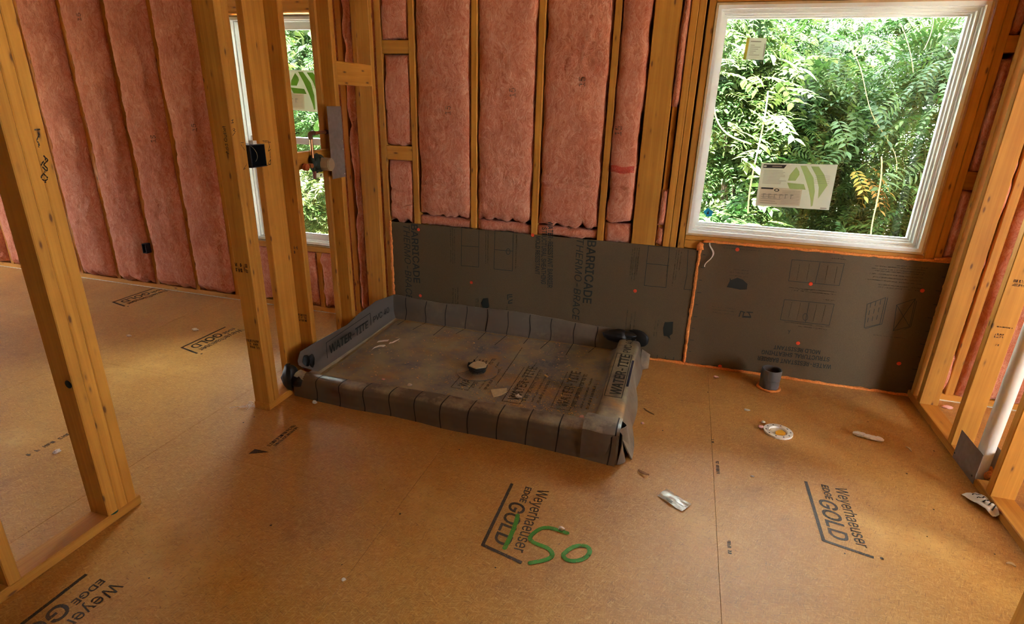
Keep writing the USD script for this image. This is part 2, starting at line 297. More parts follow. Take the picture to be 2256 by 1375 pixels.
# ---- floor: sheets of strand board, 1.195 m wide columns
floor = thing('floor', 'rough strand-board subfloor of big tan sheets with stamped lettering', 'floor', kind='structure')
JOINT = {-6: [1.0], -5: [2.2, -.24], -4: [1.0, -1.44], -3: [2.2, -.24], -2: [1.665, -.77], -1: [.445, 2.885], 0: [3.085, .645], 1: [1.7, -.7], 2: [.5, 2.9], 3: [1.7, -.7]}
panels = {}
for k in range(-6, 4):
    xa, xb = .285+1.195*k, .285+1.195*(k+1)
    ys = [-3.0]+sorted(JOINT[k])+[D+.14]
    for a, b in zip(ys[:-1], ys[1:]):
        m = lumber(xa+.0004, xb-.0004, a+.0004, b-.0004, -.018, 0, axis=1, c=.0007)
        panels.setdefault(k, []).append((a, b, obj('floor_panel', m, OSB, floor)))
obj('joist_layer', box(-6.885, 5.06, -3, D+.14, -.06, -.0185), BASE, floor)
def panel_at(x, y):
    for a, b, p in panels[math.floor((x-.285)/1.195)]:
        if a <= y <= b: return p.GetPrim() if hasattr(p, 'GetPrim') else p
def floor_stamp(xb, ys, seed, cut=None):
    """The mill's stamp: reads towards -y, tops of the letters towards +x."""
    fr = ((xb, ys, 0), (0, -1, 0), (1, 0, 0))
    parts = [on_frame(polys(strokes([[(0, .006), (.368, .006), (.405, .163)]], .0125, 2)), *fr)]
    g = text('GOLD', .235, .062, .18, True).copy()
    parts += [on_frame(text('Weyerhaeuser', .360, .047), fr[0]+np.array([.118, 0, 0]), *fr[1:]),
              on_frame(text('EDGE', .098, .026, .1, True), (xb+.066, ys, 0), *fr[1:]), on_frame(g, (xb+.036, ys-.104, 0), *fr[1:]),
              on_frame(polys(Point(.4, .19).buffer(.006, 4)), *fr)]
    obj('printed_lettering', parts, INK_FLOOR, panel_at(xb+.08, ys-.2), 'black stamped mill lettering on the board')
for i, (xb, ys) in enumerate([(-.535, 1.897), (.660, 2.318), (-1.731, .992), (-2.887, 2.889), (-4.02, 3.37), (-5.2, 2.5)]): floor_stamp(xb, ys, i)
# small stamps of the sheets: a tall triangle with two lines of print
fr = ((-1.69, 1.985, 0), (0, -1, 0), (1, 0, 0))
obj('printed_lettering', [on_frame(marks(.20, .026, 1, 3, .97), (-1.672, 1.985, 0), *fr[1:]), on_frame(marks(.17, .020, 1, 4, .95), (-1.645, 1.975, 0), *fr[1:]),
    on_frame(polys(Polygon([(0, 0), (.04, .0), (.0, .075)])), (-1.70, 1.76, 0), *fr[1:])], INK_FLOOR, panel_at(-1.64, 1.9))
obj('printed_lettering', [on_frame(marks(.22, .03, 1, 5, .9), (-2.60, 1.62, 0), *fr[1:])], INK_FLOOR, panel_at(-2.6, 1.55))
for i, (px, L, h) in enumerate([((1575, 1015), .10, .020), ((1600, 1190), .07, .018), ((1566, 965), .05, .016)]):
    q = fz(px); obj('printed_mark', on_frame(marks(L, h, 1, 60+i, .8), q, (0, -1, 0), (1, 0, 0)), INK_FLOOR, panel_at(q[0], q[1]))
# green marking-spray figures
c6 = crop(1000, 1000, 1600, 2200)
def fl(pts): return [tuple(fz(c6(*p))[:2]) for p in pts]
def smoothline(p, n=40): return [tuple(x) for x in spline(p, n)]
num = [smoothline(fl([(515, 500), (500, 560), (470, 640), (410, 765)])),
       smoothline(fl([(915, 643), (840, 618), (730, 600), (650, 640), (615, 690), (680, 735), (770, 775), (795, 820), (740, 860), (615, 885)])),
       smoothline(fl([(885, 815), (930, 775), (1010, 745), (1085, 760), (1095, 800), (1055, 845), (980, 868), (905, 855), (885, 815)]))]
obj('painted_figures', on_frame(polys(strokes(num, .0165, 1)), (0, 0, .0012), (1, 0, 0), (0, 1, 0)), SPRAY, panel_at(-.35, 1.5), 'green spray-painted figures')
# rows of pencil and nail marks
r = random.Random(5); m = []
for i in range(46):
    x, y = r.uniform(-2, 1.3), r.uniform(.9, 3.1)
    if -1.9 < x < -.05 and y > 2.1: continue
    m.append(on_frame(polys(Point(0, 0).buffer(r.uniform(.002, .004), 3)), (x, y, 0), (1, 0, 0), (0, 1, 0)))
obj('nail_dimples', m, INK_FLOOR, floor, kind='stuff')

# ---- exterior wall with two windows
WX0, WX1, WZ0, WZ1 = .063, 1.235, .819, 1.985
SX0, SX1, SZ0, SZ1 = -2.945, -2.298, .51, 1.962
wb = thing('wall_back', 'framed exterior wall of pine studs with two windows behind the shower pan', 'wall', kind='structure')
TH = .14
def stud(parent, x0, x1, y0, y1, z0=.038, z1=TOP, name='stud', axis=2, label=None): return obj(name, lumber(x0, x1, y0, y1, z0, z1, axis), WOOD[axis], parent, label)
obj('bottom_plate', lumber(-6.885, 5.0, D, D+TH, 0, .038, 0), WOOD[0], wb)
obj('top_plate', lumber(-6.885, 5.0, D, D+TH, TOP, TOP+.076, 0), WOOD[0], wb)
for xc in (-6.0, -5.60, -5.19, -4.79, -4.38, -3.975, -3.575, -3.20): stud(wb, xc-.019, xc+.019, D, D+TH)
stud(wb, -3.045, -3.007, D, D+TH); stud(wb, -3.006, -2.965, D, D+TH)
for xc in (-2.72, -2.437): stud(wb, xc-.019, xc+.019, D+.004, D+TH, .038, SZ0-.06)
obj('window_sill_plate', lumber(-2.964, -2.291, D, D+TH, SZ0-.056, SZ0-.016, 0), WOOD[0], wb)
obj('window_header', lumber(-2.964, -2.291, D, D+TH, SZ1+.03, SZ1+.27, 0), WOOD[0], wb)
stud(wb, -2.290, -2.252, D, D+TH); stud(wb, -2.251, -2.213, D, D+TH); stud(wb, -2.156, -2.118, D, D+TH); stud(wb, -2.050, -2.010, D, D+TH)
stud(wb, -1.890, -1.850, D, D+TH)
for a, b in ((-1.670, -1.632), (-1.272, -1.234), (-.873, -.835), (-.459, -.421)): stud(wb, a, b, D, D+TH)
stud(wb, -.253, -.116, D, D+.038, name='flat_board', label='wide pale board set flat in the stud wall')
stud(wb, -.108, -.080, D+.022, D+TH); stud(wb, -.071, -.034, D, D+TH); stud(wb, -.0325, .004, D, D+TH); stud(wb, .014, .051, D+.001, D+TH)
obj('window_sill_plate', lumber(.052, 1.254, D, D+TH, .778, .806, 0), WOOD[0], wb); obj('window_sill_plate', lumber(.052, 1.254, D+.001, D+TH, .730, .777, 0), WOOD[0], wb)
obj('window_header', lumber(.052, 1.254, D, D+TH, 1.999, 2.25, 0), WOOD[0], wb)
stud(wb, 1.256, 1.299, D, D+TH); stud(wb, 1.3005, 1.336, D+.001, D+TH); stud(wb, 1.387, 1.425, D, D+TH); stud(wb, 1.43, 1.468, D, D+TH)
for a in (1.54, 1.955, 2.36, 2.77, 3.18): stud(wb, a, a+.042, D, D+TH)
# blocking between studs
def zpx(*p): return [fy(q)[2] for q in p]
bz = [zpx((875, 118), (875, 88)), zpx((880, 353), (882, 322))]
for z0, z1 in bz: obj('blocking', lumber(-1.8485, -1.671, D+.003, D+.05, z0, z1, 0), WOOD[0], wb)
for z0, z1 in ((1.148, 1.238), (1.77, 1.845)): obj('blocking', lumber(1.337, 1.386, D+.006, D+.06, z0, z1, 0), WOOD[0], wb)
# sheathing outside, in strips round the openings
for x0, x1, z0, z1 in ((-6.885, SX0-.02, 0, TOP), (SX1+.01, WX0-.01, 0, TOP), (WX1+.02, 5.0, 0, TOP), (SX0-.02, SX1+.01, 0, SZ0-.02), (SX0-.02, SX1+.01, SZ1+.02, TOP), (WX0-.01, WX1+.02, 0, WZ0-.02), (WX0-.01, WX1+.02, WZ1+.02, TOP)):
    obj('outer_sheathing', box(x0, x1, D+TH, D+TH+.012, z0, z1), SHEATH, wb)
# pale gasket line under the bottom plate
obj('sill_gasket', [box(-6.8, -1.98, D-.006, D+.02, 0, .005), box(1.46, 4.5, D-.006, D+.02, 0, .005)], SEAL, wb)
# window bucks: thin wooden trim round each frame
def ring(x0, x1, z0, z1, w, y0, y1, c=.0015):
    s = Polygon([(x0, z0), (x1, z0), (x1, z1), (x0, z1)], [[(x0+w, z0+w), (x0+w, z1-w), (x1-w, z1-w), (x1-w, z0+w)]])
    m = trimesh.creation.extrude_polygon(s, y1-y0, engine='earcut'); v = m.vertices
    m.vertices = np.c_[v[:, 0], y0+v[:, 2], v[:, 1]]; trimesh.repair.fix_normals(m); return m
obj('window_buck', ring(WX0-.0105, WX1+.0105, WZ0-.0105, WZ1+.0105, .0105, D-.004, D+.1), TANWOOD, wb)
obj('window_buck', ring(SX0-.0145, SX1+.006, SZ0-.012, SZ1+.012, .006, D-.002, D+.1), TANWOOD, wb)

# ---- the two black-brown brace boards with their print
PZ = D-.004
cL, cR = crop(840, 440, 1560, 2256), crop(1480, 500, 2256, 2256)
def uv(c, p): q = fy(c(*p), PZ); return (q[0], q[2])
FR = ((0, PZ, 0), (1, 0, 0), (0, 0, 1))
pl = obj('brace_panel', lumber(-1.8475, .133, PZ, D-.0002, .002, .727, 0, c=.001), BOARD, wb, 'dark fibre brace board behind the shower pan, printed with big letters')
pr = obj('brace_panel', lumber(.152, 1.3795, PZ, D-.0002, .002, .776, 0, c=.001), BOARD, wb, 'dark fibre brace board under the big window with upside-down print')
def ptext(parent, c, s, a, b, hp, ink=INK_PANEL, name='printed_lettering', **k):
    """hp: a pixel at cap height above a."""
    A, B, C = fy(c(*a), PZ), fy(c(*b), PZ), fy(c(*hp), PZ); h = np.linalg.norm(C-A)
    obj(name, wall_text(s, A, B, h, PZ, **k), ink, parent)
ptext(pl, cL, 'BARRICADE', (206, 168), (225, 572), (250, 168), bold=True); ptext(pl, cL, 'THERMO-BRACE', (152, 166), (172, 680), (195, 166), italic=.18)
ptext(pl, cL, 'BARRICADE', (1425, 280), (1392, 712), (1484, 280), bold=True); ptext(pl, cL, 'THERMO-BRACE', (1350, 262), (1318, 820), (1400, 262), italic=.18)
ptext(pl, cL, 'WATER-RESISTANT BARRIER', (1152, 150), (1148, 606), (1186, 150), bold=True); ptext(pl, cL, 'STRUCTURAL SHEATHING', (1110, 190), (1104, 582), (1142, 190), bold=True); ptext(pl, cL, 'MOLD RESISTANT', (1068, 250), (1062, 514), (1098, 250), bold=True)
ptext(pr, cR, 'WATER-RESISTANT BARRIER', (1024, 884), (552, 826), (1026, 910), bold=True); ptext(pr, cR, 'STRUCTURAL SHEATHING', (1014, 836), (577, 787), (1016, 862), bold=True); ptext(pr, cR, 'MOLD RESISTANT', (953, 792), (655, 757), (955, 816), bold=True)
def P_(c, *pts): return [uv(c, p) for p in pts]
def rect(c, a, b, cc, d): return P_(c, a, b, cc, d, a)
dl = [rect(cL, (555, 190), (675, 200), (672, 465), (552, 455)), P_(cL, (555, 318), (675, 326)), rect(cL, (785, 215), (912, 222), (905, 492), (778, 478)), P_(cL, (783, 345), (908, 355)),
      rect(cL, (1845, 318), (1990, 330), (1965, 607), (1815, 592)), P_(cL, (1830, 440), (1985, 455)), P_(cL, (2118, 345), (2110, 520), (2090, 618), (2172, 626))]
dl += [P_(cL, *[(876+14*math.cos(t), 358+20*math.sin(t)) for t in np.linspace(0, 6.283, 14)])]
obj('printed_diagram', on_frame(polys(strokes(dl, .0035)), *FR), INK_PANEL, pl)
dr = [rect(cR, (770, 210), (1105, 235), (1072, 376), (748, 346)), P_(cR, (950, 228), (918, 360)), rect(cR, (722, 465), (1040, 495), (1008, 630), (695, 594)), P_(cR, (880, 485), (855, 610)),
      rect(cR, (1252, 495), (1370, 452), (1332, 622), (1232, 645)), P_(cR, (1383, 452), (1345, 622), (1235, 652)), rect(cR, (1440, 500), (1560, 460), (1522, 638), (1418, 665)), P_(cR, (1440, 500), (1522, 638)), P_(cR, (1560, 460), (1418, 665)),
      P_(cR, (1568, 475), (1530, 640), (1490, 655)), P_(cR, *[(855+16*math.cos(t), 577+22*math.sin(t)) for t in np.linspace(0, 6.283, 14)]), P_(cR, (745, 660), (752, 672), (748, 685)), P_(cR, (752, 672), (760, 660))]
for k in range(3):
    for s in (0, .33, .66): a = np.array((1275+32*k, 488-10*k)); b = np.array((1250+28*k, 630-8*k)); dl2 = a+(b-a)*s; dr.append(P_(cR, tuple(dl2), tuple(a+(b-a)*(s+.2))))
obj('printed_diagram', on_frame(polys(strokes(dr, .0028)), *FR), INK_PANEL, pr)
dash = [P_(cR, (820+t, 232+.09*t), (800+t, 340+.09*t)) for t in (0, 62, 180, 240)]+[P_(cR, (770+t, 482+.09*t), (745+t, 590+.09*t)) for t in (0, 55, 160, 215)]
obj('printed_diagram', on_frame(polys(strokes(dash, .0012)), *FR), INK_FINE, pr)
# maps, logos
mp = [P_(cR, (352, 385), (372, 345), (372, 325), (380, 340), (420, 325), (455, 338), (485, 365), (480, 400), (440, 402), (385, 390))]
obj('printed_map', on_frame(polys(unary_union([Polygon(p) for p in mp])), *FR), INK_PANEL, pr)
ml = [P_(cL, (690, 712), (705, 682), (738, 678), (745, 740), (728, 756), (700, 748)), P_(cL, (1945, 885), (1958, 845), (2015, 842), (2010, 925), (1990, 940), (1998, 965), (1972, 942), (1950, 940))]
obj('printed_map', on_frame(polys(unary_union([Polygon(p) for p in ml])), *FR), INK_PANEL, pl)
lg = [P_(cR, (430, 575), (442, 540), (470, 548)), P_(cR, (450, 577), (508, 580)), P_(cR, (462, 545), (455, 572), (505, 575), (492, 548)), P_(cR, (478, 545), (520, 548))]
obj('printed_logo', on_frame(polys(strokes(lg, .006)), *FR), INK_PANEL, pr)
lg = [P_(cL, (905, 655), (872, 658), (874, 690)), P_(cL, (905, 668), (880, 672)), P_(cL, (907, 690), (882, 700), (878, 715), (905, 712))]
obj('printed_logo', on_frame(polys(strokes(lg, .007)), *FR), INK_PANEL, pl)
# fine print: vertical columns on the left board, upside-down lines on the right
fine = []
for i, (x, y0, y1, w) in enumerate([(478, 195, 430, 8), (492, 195, 438, 8), (505, 195, 436, 8), (722, 210, 440, 8), (738, 210, 445, 8), (935, 230, 478, 10), (1737, 330, 530, 9), (1752, 330, 570, 9), (1768, 330, 560, 9), (1782, 330, 520, 9), (1985, 400, 530, 8), (2040, 350, 600, 8), (2056, 350, 560, 8), (2072, 360, 500, 8),
                           (495, 610, 725, 9), (512, 615, 720, 8), (528, 605, 726, 9), (655, 680, 750, 9), (668, 682, 745, 8), (690, 705, 745, 6), (868, 730, 775, 7), (1700, 760, 920, 8), (1730, 780, 900, 8), (1757, 755, 930, 10), (1895, 830, 945, 9), (1912, 832, 950, 9)]):
    A, B = fy(cL(x-w/2, y0), PZ), fy(cL(x-w/2, y1), PZ); h = fy(cL(x+w/2, y0), PZ)[0]-A[0]
    fine.append(on_frame(marks(np.linalg.norm(B-A), h, 1, i, .8), A, (0, 0, -1), (1, 0, 0)))
obj('fine_print', fine, INK_FINE, pl)
fine = []
for i, (x0, x1, y) in enumerate([(1115, 1020, 205), (1100, 1080, 190), (1640, 1335, 212), (1640, 1440, 262), (1625, 1300, 275), (1620, 1275, 292), (1615, 1300, 305), (1610, 1265, 325), (1600, 1285, 345), (1600, 1240, 365), (1605, 1320, 392), (1600, 1310, 408), (1060, 765, 432), (1055, 750, 415), (1050, 970, 470), (900, 805, 405),
                            (495, 365, 298), (485, 370, 318), (490, 390, 278), (410, 260, 560), (410, 255, 542), (410, 258, 524), (1020, 718, 640), (995, 800, 655), (1495, 1290, 712), (580, 330, 152), (560, 350, 132)]):
    A, B = fy(cR(x0, y), PZ), fy(cR(x1, y-.1*(x0-x1)*.8), PZ); fine.append(on_frame(marks(np.linalg.norm(A-B), .0055, 1, i+40, .8), A, (-1, 0, 0), (0, 0, -1)))
obj('fine_print', fine, INK_FINE, pr)
tk = [P_(cR, (207-8*k*1.0-8+k*0, 175+76*k), (232-10*k, 178+76*k)) for k in range(10)]
tk = []
for k in range(10):
    zz = .70-k*.0765; tk += [[(.160, zz), (.183 if k % 2 else .176, zz)], [(1.375, zz), (1.350 if k % 2 else 1.358, zz)]]
obj('printed_ticks', on_frame(polys(strokes(tk, .0035)), *FR), INK_PANEL, pr)
tk = [[(-.02+.05*k, .012), (-.02+.05*k, .035)] for k in range(3)]
obj('printed_ticks', on_frame(polys(strokes(tk, .0035)), *FR), INK_PANEL, pl)
def cap_nail(par, c, p):
    q = fy(c(*p), PZ); m = lathe([(0, 0), (.0112, 0), (.0100, .0025), (.004, .0032), (0, .0032)], 16)
    v = m.vertices; m.vertices = np.c_[q[0]+v[:, 0], PZ-v[:, 2], q[2]+v[:, 1]]; trimesh.repair.fix_normals(m)
    obj('cap_nail', m, CAPRED, par, 'orange-red plastic cap nail')
for p in ((257, 207), (622, 572), (1045, 245), (270, 663), (1023, 798), (1752, 630)): cap_nail(pl, cL, p)
for p in ((420, 145), (890, 365), (1605, 408), (808, 745), (1455, 875), (309, 893)): cap_nail(pr, cR, p)
# orange expanding foam along the board edges
def bead(pts, r, seed, n=7, step=.012, par=wb, name='foam_seal', mt=None):
    pts = np.asarray(pts, float); s = np.r_[0, np.cumsum(np.linalg.norm(np.diff(pts, axis=0), axis=1))]; k = max(4, int(s[-1]/step))
    q = np.stack([np.interp(np.linspace(0, s[-1], k), s, pts[:, i]) for i in range(3)], 1)
    nz = meshkit.fbm(q*55+seed*3.3, 3, seed); rr = r*(.55+.95*nz); q = q+(np.stack([meshkit.noise(q*40+s_, seed+i) for i, s_ in enumerate((0, 9, 18))], 1)-.5)*r*.9
    return obj(name, tube(q, rr, n), mt or FOAM, par, 'bumpy bead of orange foam', smooth=True)
bead([(-1.843, D-.008, .735), (-1.842, D-.008, .2)], .008, 1)
bead([(.142, D-.006, .742), (.141, D-.006, .30), (.142, D-.006, .012)], .0085, 2)
bead([(.142, D-.012, .728), (.144, D-.012, .766)], .017, 3)
bead([(.150, D-.006, .779), (.6, D-.004, .781), (1.1, D-.005, .780), (1.375, D-.008, .783)], .008, 4)
bead([(.152, D-.010, .004), (.55, D-.010, .004), (1.378, D-.010, .004)], .009, 5); bead([(-.10, D-.010, .004), (.145, D-.010, .004)], .010, 6)
bead([(1.384, D-.010, .01), (1.384, D-.010, .4), (1.384, D-.008, .785)], .009, 7)
bead([(1.30, D-.008, .790), (1.385, D-.012, .795)], .012, 8)

# ---- shower side partition (and, past a doorway, its near end)
wl = thing('wall_left', 'open stud partition beside the shower pan with a doorway gap', 'wall', kind='structure')
XA, XB = -1.949, -1.860
obj('bottom_plate', lumber(XA, XB, 2.062, D-.001, 0, .038, 1), WOOD[1], wl)
obj('bottom_plate', lumber(XA, XB, -.8, 1.321, 0, .038, 1), WOOD[1], wl)
near = [stud(wl, XA, XB, y, y+.0375) for y in (-.35, .06, .46, .857)]
tri = [stud(wl, XA, XB, y, y+.0378) for y in (1.193, 1.2315, 1.270)]
p1a = stud(wl, XA, XB, 2.066, 2.1035); p1b = stud(wl, XA, XB, 2.1042, 2.142)
flat = stud(wl, -1.972, -1.934, 2.315, 2.4535, name='flat_board', label='broad board set flat in the partition')
s2 = stud(wl, XA, XB, 2.4545, 2.4925)
stud(wl, -1.968, -1.932, 2.842, 2.8615, name='furring_strip')
s3 = stud(wl, XA, XB, 2.862, 2.900); s4 = stud(wl, XA, XB, 3.261, 3.301)
obj('blocking', lumber(-1.900, -1.862, 2.901, 3.260, 1.562, 1.682, 1), WOOD[1], wl)
vb = obj('blocking', lumber(XA, -1.911, 2.4935, 2.8613, 1.140, 1.226, 1), WOOD[1], wl)
obj('top_plate', lumber(XA, XB, -.8, D-.001, TOP, TOP+.076, 1), WOOD[1], wl)
# stamps on the studs (faces towards the camera, N = -y) and handwriting
def stamp(par, p, y, L, h, rows, seed, ink=INK_STUD):
    q = fy(p, y); obj('printed_stamp', on_frame(marks(L, h, rows, seed, .85), (q[0], y, q[2]), (1, 0, 0), (0, 0, 1)), ink, par)
c2, c5 = crop(440, 400, 900, 1171), crop(440, 0, 900, 1375)
stamp(p1a, c2(205, 508), 2.066, .074, .050, 2, 1); stamp(p1a, c2(268, 932), 2.066, .074, .050, 3, 2)
stamp(s2, c2(505, 405), 2.4545, .066, .050, 2, 3); stamp(s2, c2(550, 782), 2.4545, .066, .048, 3, 4)
q = fy(c5(195, 1015), 2.066); obj('handwriting', on_frame(text('Add Outlet', .115, .016), q, (0, 0, 1), (-1, 0, 0)), INK_STUD, p1a)
FX = ((-1.86, 0, 0), (0, 1, 0), (0, 0, 1))
def X_(c, *pts, x=-1.86): return [tuple(fx(c(*p), x)[1:]) for p in pts]
cb = crop(500, 280, 640, 1604)
obj('handwriting', on_frame(polys(strokes([X_(cb, (135, 60), (175, 35), (200, 60), (160, 90), (215, 115), (140, 215)), X_(c5, (205, 795), (220, 788), (212, 800), (222, 808), (206, 810))], .0022)), *FX), INK_STUD, p1a)
obj('marker_line', on_frame(polys(strokes([X_(cb, (320, 405), (430, 385)), X_(cb, (350, 440), (450, 590)), X_(cb, (410, 1080), (470, 1040)), X_(cb, (410, 1080), (500, 930))], .002)), *FX), INK_STUD, p1b)
obj('marker_line', on_frame(polys(strokes([X_(cb, *a, x=-1.934) for a in (((890, 350), (1040, 350), (1050, 380), (1070, 500), (1040, 610), (1100, 560), (1075, 590), (1100, 820), (1100, 940), (980, 975)), ((920, 375), (1100, 385)), ((1050, 900), (1090, 830)), ((1040, 920), (1100, 950)))], .0026)), (-1.934, 0, 0), (0, 1, 0), (0, 0, 1)), INK_STUD, flat)
c1 = crop(0, 0, 560, 1674)
hw = [[(250+6*math.sin(t*9), 870+t*100) for t in np.linspace(0, 1, 14)], [(225, 855), (262, 852)], [(285+14*math.sin(t*14), 1025+t*180) for t in np.linspace(0, 1, 26)], [(300+12*math.sin(t*17), 1040+t*160) for t in np.linspace(0, 1, 26)]]
obj('handwriting', on_frame(polys(strokes([X_(c1, *l) for l in hw], .004)), *FX), INK_STUD, tri[2])
q = fx((160, 842), -1.875); obj('bored_hole', on_frame(polys(Point(0, 0).buffer(.0145, 8), .0004), (-1.880, 1.193, q[2]-.004), (1, 0, 0), (0, 0, 1)), INK_PANEL, tri[0], 'dark disc painted as the shade in a bored hole')  # flat dark disc stands in for the shade inside the hole
q = fz(crop(0, 880, 560, 1556)(700, 685), .038)
obj('paint_dab', on_frame(polys(Point(0, 0).buffer(.017, 6)), (-1.868, 1.215, .038), (1, 0, 0), (0, 1, 0)), plain('teal_paint', (.02, .14, .10), .6), wl, 'small teal paint dab on the plate')

# ---- right stud wall
wr = thing('wall_right', 'open stud wall on the right seen through to the next room', 'wall', kind='structure')
RA, RB = 1.362, 1.451
obj('bottom_plate', lumber(RA, RB, 2.718, D-.001, 0, .038, 1), WOOD[1], wr); obj('bottom_plate', lumber(RA, RB, 1.52, 2.522, 0, .038, 1), WOOD[1], wr)
obj('bottom_plate', lumber(RA+.06, RB, 2.523, 2.717, 0, .030, 1), WOOD[1], wr)
obj('top_plate', lumber(RA, RB, 1.52, D-.001, TOP, TOP+.076, 1), WOOD[1], wr)
rs = [stud(wr, RA, RB, y, y+.038) for y in (3.303, 3.209, 2.795, 2.403, 1.997, 1.590)]
ci = crop(1980, 480, 2256, 904)
stamp(rs[2], ci(815, 495), 2.795, .050, .034, 2, 8); stamp(rs[2], ci(705, 790), 2.795, .06, .008, 1, 9); stamp(rs[2], ci(685, 865), 2.795, .034, .024, 2, 10); stamp(rs[2], ci(695, 925), 2.795, .016, .012, 1, 11)
# stub wall at the near right, its shaded end just in the frame
wx = thing('wall_right_return', 'dark shaded end of a stub wall at the bottom right corner', 'wall', kind='structure')
stud(wx, 1.005, 1.043, 1.42, 1.509, 0); stud(wx, 1.044, 1.082, 1.42, 1.509, 0); obj('bottom_plate', lumber(1.083, RA-.001, 1.42, 1.509, 0, .038, 0), WOOD[0], wx); [obj('wall_board', box(RA+.004, RB-.004, *b), SHEATH, wx) for b in ((-3.0, .40, 0, TOP), (1.05, 1.509, 0, TOP), (.40, 1.05, 0, .6), (.40, 1.05, 2.1, TOP))]  # unseen boards added to keep light off the near floor, gap lights the post

# ---- the rest of the shell, out of view: ceiling and walls with their openings
obj('ceiling', box(-7.0, 5.1, -3.1, D+.16, TOP+.076, TOP+.20), CEILM, None, 'board ceiling above the framing', 'ceiling', kind='structure')
def shell_wall(name, label, pieces):
    t = thing(name, label, 'wall', kind='structure')
    for b in pieces: obj('wall_board', box(*b), SHEATH, t)
shell_wall('wall_front', 'sheathed wall behind the viewer', [(-7, 5.1, -3.1, -3.0, 0, TOP+.076)])
shell_wall('wall_far_left', 'sheathed end wall of the left room with a small window', [(-7, -6.89, -3, 2.0, 0, TOP+.076), (-7, -6.89, 2.6, D+.14, 0, TOP+.076), (-7, -6.89, 2.0, 2.6, 1.3, TOP+.076), (-7, -6.89, 2.0, 2.6, 0, .4)])
shell_wall('wall_far_right', 'sheathed end wall of the right room with a window', [(5.0, 5.1, -3, -1.0, 0, TOP+.076), (5.0, 5.1, 1.0, D+.14, 0, TOP+.076), (5.0, 5.1, -1.0, 1.0, 2.1, TOP+.076), (5.0, 5.1, -1.0, 1.0, 0, .6)])

shell_wall('wall_upper', 'added unseen block over the right half, there to shade the planting', [(1.02, 5.1, -3.1, D+.15, TOP+.21, 7.4)])  # unseen mass added to keep the sun off the right-hand planting

# ================================================================ WINDOWS
def window(name, label, x0, x1, z0, z1, rail=None):
    w = thing(name, label, 'window', kind='structure')
    obj('frame', [ring(x0, x1, z0, z1, .017, D-.003, D+.11), ring(x0+.017, x1-.017, z0+.017, z1-.017, .007, D+.022, D+.11)], WHITE, w)
    a = .024
    if rail is None:
        obj('sash', [ring(x0+a, x1-a, z0+a, z1-a, .012, D+.034, D+.115), ring(x0+a+.012, x1-a-.012, z0+a+.012, z1-a-.012, .009, D+.058, D+.115)], WHITE, w)
        obj('glazing_bead', ring(x0+.045, x1-.045, z0+.045, z1-.045, .008, D+.080, D+.106), WHITE, w)
        obj('pane', box(x0+.046, x1-.046, D+.092, D+.096, z0+.046, z1-.046), GLASS, w)
    else:
        for nm, za, zb, y in (('lower_sash', z0+a, rail+.02, D+.045), ('upper_sash', rail-.02, z1-a, D+.075)):
            s = obj(nm, [ring(x0+a, x1-a, za, zb, .030, y, y+.028), ring(x0+a+.03, x1-a-.03, za+.03, zb-.03, .012, y+.006, y+.022)], WHITE, w)
            obj('pane', box(x0+a+.04, x1-a-.04, y+.012, y+.016, za+.04, zb-.04), GLASS, s)
    return w
window('window_1', 'large square white-framed fixed window on the right', WX0, WX1, WZ0, WZ1)
window('window_2', 'narrow white single-hung window seen through the partition studs', SX0, SX1, SZ0, SZ1, 1.212)

